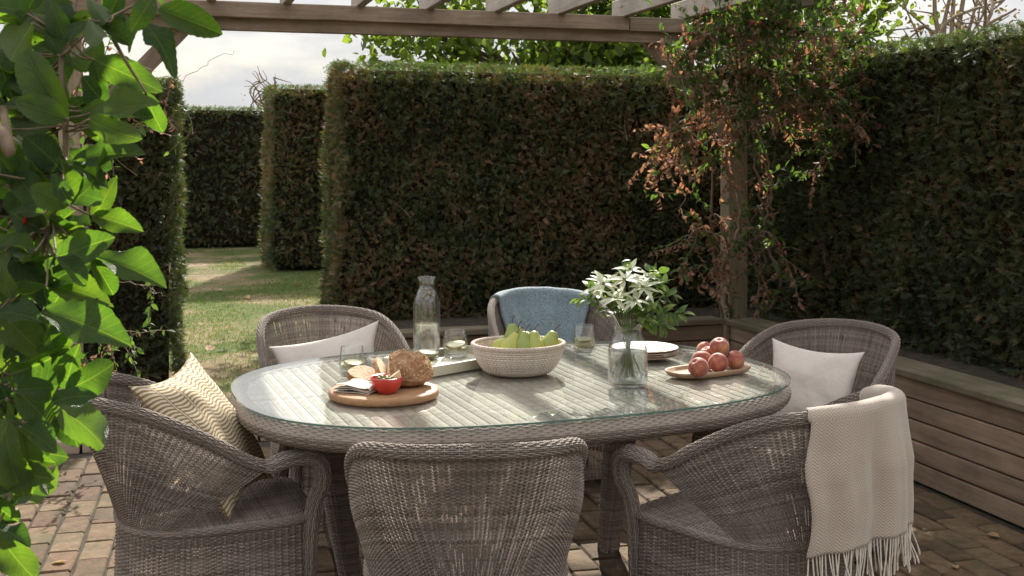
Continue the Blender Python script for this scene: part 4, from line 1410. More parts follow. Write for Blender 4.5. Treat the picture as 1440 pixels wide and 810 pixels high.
# folded napkin
MT['napkin'] = cloth_mat('napkin_linen', (0.50, 0.42, 0.35), None, 900)
acc = Acc()
nv_, nu_ = 40, 14
w2, l2 = .052, .062
prof = []
for layer in range(4):
    z = .003 + layer * .0058
    xs = np.linspace(-l2, l2, 12) if layer % 2 == 0 else np.linspace(l2, -l2, 12)
    for x in xs: prof.append((x * (1 - .03 * layer), z + .0022 * math.sin(x * 50 + layer)))
prof = spline([(p[0], 0, p[1]) for p in prof], 110)
ws = np.linspace(-w2, w2, 12)
V = np.array([[(p[0] + .004 * math.sin(w * 60 + p[2] * 300), w, p[2] + .002 * math.sin(w * 70 + p[0] * 40)) for w in ws] for p in prof]).reshape(-1, 3)
me = fast_mesh('napkin', V, grid_quads(len(prof), len(ws)), None, True, MT['napkin'])
o = link('folded_napkin', me, None, on_board(-.072, -.035), (0, 0, rad(-38)))
md = o.modifiers.new('thickness', 'SOLIDIFY'); md.thickness = .0016
tag(o, 'folded beige linen napkin lying on the round board', 'napkin')

# red bowl with olives and cheese
MT['red'] = simple('red_glaze', (0.50, 0.045, 0.032), 0.25, .25, 25, .1, .001, .5)
rb = on_board(.016, -.072)
bowl = lathe('red_bowl', [(0, 0), (.024, 0), (.028, .003), (.042, .018), (.049, .038), (.0505, .049), (.049, .0505), (.0465, .048), (.044, .036), (.036, .018), (.02, .008), (0, .007)], MT['red'], 40)
o = link('dip_bowl', bowl, None, rb); tag(o, 'small red glazed bowl of olives on the round board', 'bowl')
MT['olive'] = simple('olive', (0.10, 0.11, 0.03), .5, .35, 40, 0, spec=.2)
MT['cheese'] = simple('cheese', (0.72, 0.64, 0.40), .5, .1, 40, .15, .002)
bm = bmesh.new(); bmesh.ops.create_uvsphere(bm, u_segments=12, v_segments=9, radius=1)
for v in bm.verts: v.co = Vector((v.co.x * .0115, v.co.y * .0088, v.co.z * .0088))
olive = bm_mesh('olive', bm, MT['olive'], True)
for k in range(9):
    a = k * 2.4; rr = .004 + .0275 * math.sqrt(k / 9)
    o = link('olive', olive, None, rb + Vector((rr * math.cos(a) - .004, rr * math.sin(a), .0415 + .004 * (1 - k / 9))), (random.uniform(-.4, .4), random.uniform(-.4, .4), random.uniform(0, 3)))
    tag(o, 'green olive heaped in the small red bowl', 'olive', 'olives in the red bowl')
bm = bmesh.new()
vs = [bm.verts.new(p) for p in ((-.024, -.010, 0), (.024, -.010, 0), (.024, .010, 0), (-.024, .010, 0), (.020, -.010, .030), (.020, .010, .030))]
for f in ((0, 3, 2, 1), (0, 1, 4), (3, 5, 2), (1, 2, 5, 4), (0, 4, 5, 3)): bm.faces.new([vs[k] for k in f])
bmesh.ops.bevel(bm, geom=bm.edges[:], offset=.0015, segments=2, affect='EDGES')
o = link('cheese_wedge', bm_mesh('cheese_wedge', bm, MT['cheese']), None, rb + DR[0] * .022 + Vector((0, 0, .040)), (rad(10), rad(-4), -YAW)); tag(o, 'pale wedge of cheese stuck into the small red bowl', 'cheese')

# tray
MT['tray'] = simple('cream_tray', (0.52, 0.48, 0.37), .5, .05, 20, .05)
tf = T_at(608, 531); 
e1 = (DR[0] * .70 + DR[1] * .714).normalized(); e2 = Vector((-e1.y, e1.x, 0))
TL1, TL2 = .40, .27
tcn = tf + e1 * TL1 / 2 + e2 * TL2 / 2
tray = empty('serving_tray', tcn, math.atan2(e1.y, e1.x)); tag(tray, 'cream rectangular serving tray under the carafe', 'tray')
link('tray_base', box_mesh('tray_base', TL1 - .004, TL2 - .004, .008, MT['tray'], .002, 1), tray, (0, 0, .005))
for s in (-1, 1):
    link('tray_side', box_mesh('tray_side', TL1, .009, .036, MT['tray'], .003, 2), tray, (0, s * (TL2 / 2 - .0045), .019))
    link('tray_side', box_mesh('tray_side', .009, TL2 - .019, .036, MT['tray'], .003, 2), tray, (s * (TL1 / 2 - .0045), 0, .019))

# glassware
MT['lemon'] = simple('lemon', (0.70, 0.58, 0.16), .4, .12, 60, .1)
MT['lemon_pith'] = simple('lemon_flesh', (0.80, 0.76, 0.52), .35, .12, 60, .2)


def lemon_slice(name, r, t=.005):
    me = lathe(name, [(0, 0), (r * .9, 0), (r, t * .15), (r, t * .85), (r * .9, t), (0, t)], MT['lemon_pith'], 24)
    me.materials.append(MT['lemon'])
    for p in me.polygons:
        c = p.center
        if math.hypot(c.x, c.y) > r * .92: p.material_index = 1
    return me


def tumbler(label, pos, r, h, fill, lem, seed):
    random.seed(seed)
    root = empty('glass_tumbler', pos); tag(root, label, 'glass', 'glass tumblers on the table')
    rt = r * .86
    outer = [(0, 0), (r * .78, 0), (r * .92, .004), (r, h * .22), (r * .985, h * .5), (rt, h)]
    inner = [(rt - .0022, h - .0005), (r * .985 - .003, h * .5), (r - .0035, h * .22), (r * .86, .011), (0, .0095)]
    link('glass_wall', lathe('glass_wall', outer + [(rt - .001, h + .0008)] + inner, MT['glass'], 48), root)
    zf = h * fill
    rf = np.interp(zf, [0, h * .22, h * .5, h], [r * .9, r, r * .985, rt]) - .0028
    link('water', lathe('water', [(0, .0097), (r * .86 - .0002, .0112), (r - .0033, h * .22), (rf, zf - .001), (rf - .002, zf), (0, zf - .0006)], MT['water'], 40), root)
    for k in range(lem):
        a = random.uniform(0, 6.28)
        link('lemon_slice', lemon_slice('lemon_slice', r * .72), root, (math.cos(a) * r * .12, math.sin(a) * r * .12, zf - .010 - k * .012), (random.uniform(-.2, .2), random.uniform(-.2, .2), 0))
    return root


tumbler('tumbler of lemon water standing behind the round bread board', T_at(495, 533), .043, .112, .55, 2, 1)
cp = T_at(600, 505, TOPZ + .010)
tumbler('tumbler of lemon water beside the carafe on the cream tray', T_at(640, 502, TOPZ + .0102), .047, .098, .55, 2, 2)
tumbler('tumbler of lemon water standing between the basket and the vase', T_at(822, 499), .044, .112, .58, 3, 3)

car = empty('water_carafe', cp); tag(car, 'tall glass carafe half full of water on the cream tray', 'carafe')
R_ = .049
po = [(0, 0), (.038, 0), (.046, .004), (R_, .014), (R_ + .0005, .10), (R_, .205), (.045, .228), (.034, .252), (.0265, .268), (.0275, .278), (.0345, .300)]
pi_ = [(.0325, .3005), (.0255, .279), (.0243, .268), (.0315, .2525), (.0425, .228), (R_ - .003, .205), (R_ - .003, .10), (R_ - .003, .018), (.042, .011), (0, .010)]
link('glass_wall', lathe('glass_wall', po + [(.0336, .3013)] + pi_, MT['glass'], 56), car)
wz = .130
link('water', lathe('water', [(0, .0103), (.0418, .0113), (R_ - .0032, .018), (R_ - .0032, wz - .001), (R_ - .005, wz), (0, wz - .0006)], MT['water'], 48), car)
for k in range(2): link('lemon_slice', lemon_slice('lemon_slice', .033), car, (.004 * k, 0, .014 + .010 * k), (.12 * k, .1, 0))

# fruit basket
MT['basket'] = wicker_mat('basket_weave', (0.42, 0.32, 0.26), (0.74, 0.67, 0.60), .75, .2)
MT['basket_in'] = simple('basket_lining', (0.50, 0.38, 0.27), .9, .2, 60, .4, .003)
bk = empty('fruit_basket', T_at(729, 524)); tag(bk, 'pinkish white woven coil basket of pears on the table', 'basket')
bprof = np.array([(.098, .004), (.115, .012), (.135, .036), (.149, .066), (.157, .100)])
bpz = np.linspace(0, 1, 60); bps = spline([(p[0], 0, p[1]) for p in bprof], 60)


def basket_s(a, b_):
    r = np.interp(b_, bpz, bps[:, 0]); z = np.interp(b_, bpz, bps[:, 2])
    w = a * 2 * np.pi
    return np.stack([-np.cos(w) * r * 1.02, np.sin(w) * r * .93, z], -1)


acc = woven(basket_s, (np.arange(17) + .5) / 17, 130, 0, 1, per=3, closed=True, amp=.0012, th=.0032, rib_r=.0022, b0=0, b1=1, rib_n=40, seed=14, cover=.48, jit=.02)
link('basket_wall', acc.mesh('basket_wall', MT['basket']), bk)
link('lining', lathe('lining', [(0, .003), (.097, .005), (.112, .0145), (.131, .037), (.1445, .066), (.1535, .098), (.148, .098), (.140, .066), (.126, .038), (.105, .017), (0, .010)], MT['basket_in'], 56, 1.02, .93), bk)
th_ = np.linspace(0, 2 * np.pi, 90)
link('rim', woven_tube(np.stack([np.cos(th_) * .157 * 1.02, np.sin(th_) * .157 * .93, np.full(90, .101)], 1), .0062, 9, .007, 15, .0008).mesh('basket_rim', MT['basket']), bk)

def pear_mat():
    m, n, l, b = newmat('pear_skin')
    oi = n.new('ShaderNodeObjectInfo')
    t = noise(n, l, 14, 4, .6); t2 = noise(n, l, 160, 2, .6)
    r = ramp(n, [(0.3, (0.19, 0.245, 0.045)), (0.7, (0.36, 0.36, 0.07))])
    l.new(math_n(n, l, 'ADD', math_n(n, l, 'MULTIPLY', t.outputs['Fac'], .6), math_n(n, l, 'MULTIPLY', oi.outputs['Random'], .4)), r.inputs[0])
    r2 = ramp(n, [(.62, (0, 0, 0)), (.72, (1, 1, 1))]); l.new(t2.outputs['Fac'], r2.inputs[0])
    l.new(mixc(n, l, r.outputs[0], (.20, .15, .05), math_n(n, l, 'MULTIPLY', r2.outputs[0], .5)), b.inputs['Base Color'])
    b.inputs['Roughness'].default_value = .38
    b.inputs['Subsurface Weight'].default_value = .08; b.inputs['Subsurface Radius'].default_value = (.01, .008, .002)
    return m
MT['pear'] = pear_mat()
MT['stem'] = simple('fruit_stem', (0.12, 0.06, 0.03), .8, .3, 80, .2)
pear_me = lathe('pear', [(0, .003), (.010, 0), (.022, .004), (.031, .016), (.0335, .030), (.031, .044), (.024, .057), (.0175, .068), (.014, .077), (.0095, .083), (.003, .0835), (0, .0825)], MT['pear'], 28)
for v in pear_me.vertices: v.co += mnoise.noise_vector(v.co * 22) * .0016
acc = Acc(); acc.tube(spline([(0, 0, .080), (.001, .001, .090), (.005, .002, .100), (.010, .003, .106)], 8), [.0018, .0015, .0013, .0013, .0013, .0014, .0019, .0023], 7)
stem_me = acc.mesh('pear_stem', MT['stem'])
# places inside the basket: x to the right of the picture, y away
for k, (x, y, z, rx, ry, rz, lab) in enumerate([
    (-.088, -.005, .058, 8, 64, 10, 'yellow green pear lying at the left of the basket'),
    (-.042, -.050, .042, -15, 22, 30, 'green pear standing at the left front of the basket'),
    (-.012, .004, .060, -10, -6, 60, 'green pear upright in the middle of the basket'),
    (.055, .030, .078, 0, -70, 10, 'largest yellow pear lying on top of the others'),
    (.010, -.052, .040, -16, 8, 200, 'pear with a tall stem at the front of the basket'),
    (.050, -.045, .042, -20, 4, 120, 'yellow pear with a reddish stem at the right front of the basket'),
    (.092, -.005, .040, -8, 20, 20, 'pear with a curved dark stem at the right of the basket'),
    (.0, .075, .045, 20, 0, 90, 'pear half hidden at the back of the basket')]):
    p = bk.location + DR[0] * x + DR[1] * y + Vector((0, 0, z + .010))
    o = link('pear', pear_me, None, p, (rad(rx), rad(ry), rad(rz) * 0 - YAW)); tag(o, lab, 'pear', 'pears in the basket'); o.scale = (1.2, 1.2, 1.2)
    link('stem', stem_me, o)

# plates and fork
MT['china'] = simple('white_china', (0.62, 0.60, 0.57), .22, .03, 10, 0, .5)
MT['china_rim'] = simple('brown_plate_rim', (0.36, 0.22, 0.14), .4, .2, 40, 0)
pc = T_at(906, 503)
plate = lathe('plate', [(0, 0), (.066, 0), (.070, .002), (.085, .004), (.118, .0125), (.1255, .0150), (.1265, .0168), (.1245, .0178), (.116, .0150), (.086, .0075), (.070, .0055), (0, .005)], MT['china'], 56)
plate.materials.append(MT['china_rim'])
for p in plate.polygons:
    if math.hypot(p.center.x, p.center.y) > .1245: p.material_index = 1
for k, lab in enumerate(('bottom plate of the white stack behind the vase', 'second plate from the bottom of the white stack behind the vase', 'third plate from the bottom of the white stack behind the vase', 'topmost plate of the white stack with a fork lying on it')):
    o = link('dinner_plate', plate, None, pc + Vector((.002 * (k % 2), -.0015 * (k % 3), .0082 * k)), (0, 0, k * .7)); tag(o, lab, 'plate', 'stack of white plates')
m, n, l, b = newmat('steel'); b.inputs['Metallic'].default_value = 1; b.inputs['Base Color'].default_value = (.55, .53, .5, 1); b.inputs['Roughness'].default_value = .28
MT['steel'] = m


def fork_mesh():
    pts = [(-.095, .0055), (-.06, .005), (-.02, .0034), (.02, .0034), (.035, .006), (.045, .0105), (.055, .0115)]
    bm = bmesh.new()
    def strip(ps):
        rows = []
        for x, w, y0, z in ps:
            rows.append([bm.verts.new((x, y0 - w, z)), bm.verts.new((x, y0 + w, z)), bm.verts.new((x, y0 + w, z + .0018)), bm.verts.new((x, y0 - w, z + .0018))])
        for a_, b_ in zip(rows, rows[1:]):
            for k in range(4): bm.faces.new((a_[k], a_[(k + 1) % 4], b_[(k + 1) % 4], b_[k]))
        bm.faces.new(rows[0][::-1]); bm.faces.new(rows[-1])
    strip([(x, w, 0, .004 * math.sin(x * 26)) for x, w in pts])
    for k in range(4):
        y0 = (k - 1.5) * .0058
        strip([(.054, .0021, y0, .004 * math.sin(.054 * 26)), (.075, .0017, y0, .0035), (.094, .0010, y0, .0045)])
    return bm_mesh('fork', bm, MT['steel'])


o = link('fork', fork_mesh(), None, pc + Vector((.01, -.01, .0305 + .005)), (0, 0, -YAW + rad(145))); tag(o, 'steel fork lying on the topmost white plate', 'fork')

# peach platter
pp = T_at(996, 525)
pdir = (DR[0] * .86 + DR[1] * .5).normalized()
prz = math.atan2(pdir.y, pdir.x)
def platter_mesh():
    n_ = 64; a = np.arange(n_) / n_
    ringsp = [(0.0, .004, 1), (.86, .0, 0), (.93, .003, 0), (1.0, .017, 0), (.985, .0205, 0), (.94, .018, 0), (.88, .0085, 0), (0.0, .0075, 1)]
    V = []
    for s, z, _ in ringsp:
        x, y = oval(a, .165 * max(s, 1e-4), .080 * max(s, 1e-4), 3.2)
        V.append(np.stack([x, y, np.full(n_, z)], 1))
    me = fast_mesh('platter', np.vstack(V), grid_quads(len(V), n_, closed_v=True), None, True, MT['platter'])
    bm = bmesh.new(); bm.from_mesh(me); bmesh.ops.remove_doubles(bm, verts=bm.verts, dist=1e-4); bmesh.ops.recalc_face_normals(bm, faces=bm.faces); bm.to_mesh(me); bm.free()
    me.polygons.foreach_set('use_smooth', np.ones(len(me.polygons), dtype=bool))
    return me
o = link('fruit_platter', platter_mesh(), None, pp, (0, 0, prz)); tag(o, 'oblong wooden platter holding peaches at the right of the table', 'platter')


def peach_mat():
    m, n, l, b = newmat('peach_skin')
    oi = n.new('ShaderNodeObjectInfo')
    t = noise(n, l, 16, 4, .6); t2 = noise(n, l, 220, 3, .7)
    f = math_n(n, l, 'ADD', math_n(n, l, 'MULTIPLY', t.outputs['Fac'], .85), math_n(n, l, 'MULTIPLY', t2.outputs['Fac'], .25))
    r = ramp(n, [(0.36, (0.17, 0.038, 0.034)), (0.54, (0.30, 0.082, 0.058)), (0.70, (0.48, 0.24, 0.11))])
    l.new(f, r.inputs[0]); l.new(r.outputs[0], b.inputs['Base Color'])
    b.inputs['Roughness'].default_value = .6; b.inputs['Specular IOR Level'].default_value = .25
    b.inputs['Sheen Weight'].default_value = .3; b.inputs['Sheen Roughness'].default_value = .4
    bump(n, l, b, t2.outputs['Fac'], .1, .001)
    return m


MT['peach'] = peach_mat()
bm = bmesh.new(); bmesh.ops.create_uvsphere(bm, u_segments=40, v_segments=26, radius=1)
for v in bm.verts:
    p = v.co.normalized(); az = math.atan2(p.y, p.x)
    r = 1 - .10 * math.exp(-(az / .16) ** 2) * (1 - abs(p.z) ** 6) - .22 * math.exp(-((p.x ** 2 + p.y ** 2) / .06)) * (p.z > 0)
    v.co = p * r * .0345; v.co.z *= .93
peach = bm_mesh('peach', bm, MT['peach'], True)
PR = .0335
for k, (px, py, h, lab) in enumerate([
    (982, 517, 0, 'peach at the front left end of the wooden platter'),
    (987, 506, 0, 'peach directly behind the front left one on the platter'),
    (996, 500, 0, 'peach in the middle of the platter behind the front ones'),
    (992, 493, 0, 'palest peach at the far side of the platter'),
    (1010, 510, 0, 'peach in the middle front of the platter below the top one'),
    (1034, 506, 0, 'peach at the right end of the wooden platter'),
    (1012, 488, 1, 'topmost peach of the heap on the wooden platter')]):
    z = TOPZ + .009 + PR * .93 + (.043 if h else 0)
    p = PX(px, py, (CAM_H - z) * FPX / (py - HOR))
    o = link('peach', peach, None, p, (random.uniform(-.6, .6), random.uniform(-.6, .6), random.uniform(0, 6.28))); tag(o, lab, 'peach', 'peaches on the platter')
    s = random.uniform(.95, 1.04); o.scale = (s, s, s)

# vase ------------------------------------------------------------
vp = T_at(883, 541)
vase = empty('glass_vase', vp); tag(vase, 'clear glass bottle vase holding the white and green bouquet', 'vase')
R_ = .0655
po = [(0, 0), (.054, 0), (.062, .004), (R_, .014), (R_ + .0003, .05), (R_, .108), (.063, .128), (.054, .150), (.046, .166), (.0445, .178), (.0455, .190), (.049, .196)]
pi_ = [(.046, .1965), (.0425, .189), (.0415, .178), (.043, .1665), (.051, .150), (.060, .128), (R_ - .003, .108), (R_ - .003, .05), (R_ - .003, .022), (.056, .015), (0, .013)]
link('glass_wall', lathe('glass_wall', po + [(.048, .1975)] + pi_, MT['glass'], 56), vase)
link('water', lathe('water', [(0, .0132), (.0558, .0152), (R_ - .0032, .022), (R_ - .0032, .108), (R_ - .0045, .110), (0, .1095)], MT['water'], 48), vase)

# ------------------------------------------------------------------ bouquet
MT['bq_leaf'] = foliage_mat('bouquet_leaf', [(0.1, (0.055, 0.10, 0.04)), (0.5, (0.11, 0.17, 0.065)), (0.9, (0.22, 0.27, 0.085))], 0.42, .45, tcol=(1.3, 1.5, .5))
MT['bq_petal'] = foliage_mat('bouquet_bract', [(0.1, (0.44, 0.48, 0.32)), (0.6, (0.60, 0.61, 0.50)), (0.95, (0.68, 0.67, 0.60))], 0.35, .5, tcol=(1.1, 1.15, .85))
MT['bq_stem'] = simple('green_stem', (0.11, 0.15, 0.045), .5, .25, 60, .1)


def leaf_mesh(name, prof, mat, fold=.15, bend=.25, nx=9, ny=5, wav=.0, rnd=.5, seed=0, serr=0.0, twist=0.0):
    """curved leaf, length 1 along x; prof(s) is the half width; one sheet of quads with a folded midrib"""
    V = []
    for i in range(nx):
        s = i / (nx - 1)
        w = prof(s)
        for j in range(ny):
            t = 2 * j / (ny - 1) - 1
            ww = w * (1 + serr * (1 if (i + (1 if t > 0 else 0)) % 2 else -1) * (abs(t) > .99))
            z = fold * abs(t) ** 1.3 * w + twist * t * w * (s - .4) - bend * (s - .12) ** 2 * (1 if s > .12 else 0) + wav * w * math.sin(s * 9 + seed + (2 if t > 0 else 0)) * abs(t) ** 2
            V.append((s, t * ww, z))
    return fast_mesh(name, np.array(V), grid_quads(nx, ny), None, True, mat, {'rnd': np.full(len(V), rnd)})


def lance(s): return .155 * max(0.0, math.sin(math.pi * min(1, s ** .75))) ** .9
def ovate(s): return .25 * max(0.0, math.sin(math.pi * s ** .8)) ** .8


def orient(axis, nrm):
    a = Vector(axis).normalized(); n_ = Vector(nrm); n_ = (n_ - a * n_.dot(a)).normalized(); b_ = n_.cross(a)
    return Matrix((a, b_, n_)).transposed().to_4x4()


random.seed(3)
bq = empty('flower_bouquet', vp + Vector((0, 0, .02))); tag(bq, 'bouquet of white bracts and fresh green leaves standing in the glass vase', 'flowers')
bql = [leaf_mesh('bouquet_leaf', ovate, MT['bq_leaf'], .2, .15 + .12 * k, 6, 3, 0, .1 + .2 * k) for k in range(5)]
pet = [leaf_mesh('petal', lance, MT['bq_petal'], .3, .1 + .25 * k, 6, 3, 0, .2 + .35 * k) for k in range(3)]
sacc = Acc()
O = Vector((0, 0, 0))


def bq_stem(ex, ey, ez, r=.0016):
    """stem from the foot of the vase through its neck to a tip; picture-right, away, up"""
    tip = DR[0] * ex + DR[1] * ey + Vector((0, 0, ez))
    fx = -ex * .18 + random.uniform(-.018, .018); fy = -ey * .18 + random.uniform(-.018, .018)
    foot = DR[0] * max(-.04, min(.04, fx)) + DR[1] * max(-.035, min(.035, fy)) + Vector((0, 0, random.uniform(.0, .03)))
    neck = DR[0] * max(-.030, min(.030, ex * .16)) + DR[1] * max(-.03, min(.03, ey * .16)) + Vector((0, 0, .165))
    mid = neck * .45 + tip * .55 + Vector((0, 0, .025))
    pts = spline([foot, neck, mid, tip], 16)
    sacc.tube(pts, np.linspace(r, r * .6, 16), 5)
    return pts


def put_leaf(me, base, axis, nrm, size, name='leaf'):
    o = link(name, me, bq)
    o.matrix_local = Matrix.Translation(base) @ orient(axis, nrm) @ Matrix.Scale(size, 4)
    return o


# leafy green stems: tips as (right, away, up)
for (ex, ey, ez, nl, ls) in [(.175, -.03, .215, 11, .040), (.150, .03, .275, 11, .040), (.105, .02, .345, 12, .046), (.055, .05, .335, 9, .044), (.010, .04, .365, 8, .040),
                             (-.055, .03, .33, 8, .036), (-.160, .0, .265, 10, .034), (-.105, .03, .30, 8, .036), (.085, -.06, .26, 9, .042), (.12, -.05, .175, 8, .042), (-.03, -.05, .28, 6, .036), (.055, -.08, .20, 8, .040),
                             (.13, .06, .31, 9, .044), (-.13, -.02, .30, 9, .036), (-.08, .05, .335, 8, .038), (.07, -.02, .355, 9, .042), (-.02, .0, .385, 6, .034)]:
    pts = bq_stem(ex, ey, ez)
    nl = int(nl * 1.8)
    for k in range(nl):
        i = int(7 + 8.9 * (k + .5) / nl); p = Vector(pts[min(i, 15)])
        d = Vector(pts[min(i + 1, 15)]) - Vector(pts[max(i - 1, 0)]); d.normalize()
        sd = d.cross(Vector((random.gauss(0, 1), random.gauss(0, 1), random.gauss(0, 1)))).normalized()
        ax = d * random.uniform(.3, .9) + sd * random.uniform(.6, 1) + Vector((0, 0, -.1))
        put_leaf(random.choice(bql), p, ax, Vector((random.gauss(0, .4), -.25 + random.gauss(0, .4), 1)), ls * random.uniform(.75, 1.35))
# white star heads
for (ex, ey, ez, n_, ls) in [(-.085, -.06, .318, 12, .058), (-.020, -.085, .335, 12, .062), (.040, -.08, .310, 12, .060), (.005, -.02, .36, 10, .052), (-.05, -.10, .275, 11, .055), (.06, -.03, .335, 9, .048), (-.115, -.03, .295, 10, .050), (.01, -.11, .27, 10, .050)]:
    pts = bq_stem(ex, ey, ez, .0019); c = Vector(pts[-1])
    fl = link('flower_head', lathe('flower_head', [(0, -.004), (.004, -.002), (.006, .003), (.004, .008), (0, .009)], MT['bq_stem'], 10), bq, c)
    up = Vector((ex * .8, ey - .4, 1)).normalized()
    t1 = up.orthogonal().normalized(); t2 = up.cross(t1)
    for k in range(n_):
        a = k * 2.399; rise = random.uniform(-.25, .75)
        ax = (t1 * math.cos(a) + t2 * math.sin(a)) + up * rise
        o = link('petal', random.choice(pet), fl)
        o.matrix_local = orient(ax, up) @ Matrix.Scale(ls * random.uniform(.7, 1.15), 4)
link('stems', sacc.mesh('bouquet_stems', MT['bq_stem']), bq)

# ------------------------------------------------------------------ climber on the right post
VLEAF = [leaf_mesh('leaf', ovate, MT['vine_green'], .2, .1 + .2 * k, 5, 3, 0, .15 + .35 * k) for k in range(3)]
VDEAD = [leaf_mesh('leaf', ovate, MT['vine_dead'], .6, .5, 5, 3, .4, .15 + .35 * k, k) for k in range(3)]
HIP = lathe('hip', [(0, 0), (.0045, .001), (.0075, .006), (.0072, .011), (.0035, .0155), (.0035, .018), (0, .0175)], MT['hip'], 12)


def climber(name, label, base, strands, seed, nind, leaf=.042, hips=14, step=.017, leafmul=1.0, thick=.006):
    """strands: list of (control points, dead share, leaf density). Leaves sit along side shoots of the strands."""
    rng = np.random.default_rng(seed)
    root = empty(name, base); tag(root, label, 'climber')
    base = np.array(base, float)
    acc = Acc(); Ls = []
    tips = []
    for pts, dead, dens, r0 in strands:
        ctrl = [np.array(tuple(p), float) - base for p in pts]
        n_ = 8 * len(ctrl)
        sp = spline(ctrl, n_) + rng.normal(0, .008, (n_, 3))
        acc.tube(sp, np.linspace(r0, r0 * .4, n_), 6)
        L = np.sum(np.linalg.norm(np.diff(sp, axis=0), axis=1))
        nshoot = int(L * dens * 1.35)
        for k in range(nshoot):
            i = rng.integers(1, n_ - 1)
            p = sp[i]
            d = rng.normal(0, 1, 3) + np.array([0, -.35, -.25]); d /= np.linalg.norm(d)
            ln = rng.uniform(.06, .30)
            q_ = p + d * ln + np.array([0, 0, -.35 * ln * ln])
            m_ = (p + q_) / 2 + np.array([0, 0, .04 * ln]) + rng.normal(0, .01, 3)
            sh = spline([p, m_, q_], 7)
            acc.tube(sh, np.linspace(.0030, .0011, 7), 3)
            is_dead = rng.uniform() < dead
            nl = max(2, int(ln / step * leafmul * rng.uniform(.6, 1.1)))
            for j in range(nl):
                t = (j + .7) / nl * 6
                a = int(min(t, 5)); pp_ = sh[a] + (sh[a + 1] - sh[a]) * (t - a if t < 6 else 1)
                if is_dead: ax = np.array([rng.normal(0, .7), rng.normal(0, .7), -.8]); nn = rng.normal(0, 1, 3)
                else: ax = d * .4 + rng.normal(0, .7, 3) + np.array([0, 0, -.15]); nn = np.array([0, 0, 1.0]) + rng.normal(0, .55, 3)
                Ls.append((pp_, ax, nn, leaf * rng.uniform(.55, 1.2) * (.8 if is_dead else 1), is_dead))
            tips.append(q_)
    link('stems', acc.mesh('climber_stems', MT['twig']), root)
    order = rng.permutation(len(Ls)); depth = np.array([(x_[0] + base) @ np.array([SY, CY, 0]) - 3.5 * x_[3] for x_ in Ls])
    inframe = np.array([0 < to_px(x_[0] + base)[1] < 810 for x_ in Ls])
    idx = [i for i in np.argsort(depth) if inframe[i]]
    ind = set(idx[::max(1, len(idx) // max(1, 2 * nind))][:nind])
    for i in ind:
        p, ax, nn, s, dd_ = Ls[i]
        o = link('leaf', (VDEAD if dd_ else VLEAF)[rng.integers(0, 3)], root)
        o.matrix_local = Matrix.Translation(p) @ orient(ax, nn) @ Matrix.Scale(s, 4)
    for flag, nm, mt, src in ((False, 'green_leaves', MT['vine_green'], VLEAF[1]), (True, 'withered_leaves', MT['vine_dead'], VDEAD[1])):
        sel = [x_ for i, x_ in enumerate(Ls) if x_[4] == flag and i not in ind]
        if not sel: continue
        C = np.array([x_[0] for x_ in sel]); A_ = np.array([x_[1] for x_ in sel]); N_ = np.array([x_[2] for x_ in sel]); S_ = np.array([x_[3] for x_ in sel])
        tv = np.array([v.co[:] for v in src.vertices]); tq = np.array([list(p.vertices) for p in src.polygons])
        v, q, r = cloud(C, A_, N_, S_, S_, tv, tq, rng.uniform(0, 1, len(sel)))
        o = link(nm, fast_mesh(nm, v, q, None, True, mt, {'rnd': r}), root); o['kind'] = 'stuff'
    for k in range(hips):
        p = tips[rng.integers(0, len(tips))]
        o = link('hip', HIP, root, p, (rng.uniform(-.6, .6) + 3.1, rng.uniform(-.6, .6), 0)); s = rng.uniform(.9, 1.4); o.scale = (s, s, s)
    return root, len(Ls)


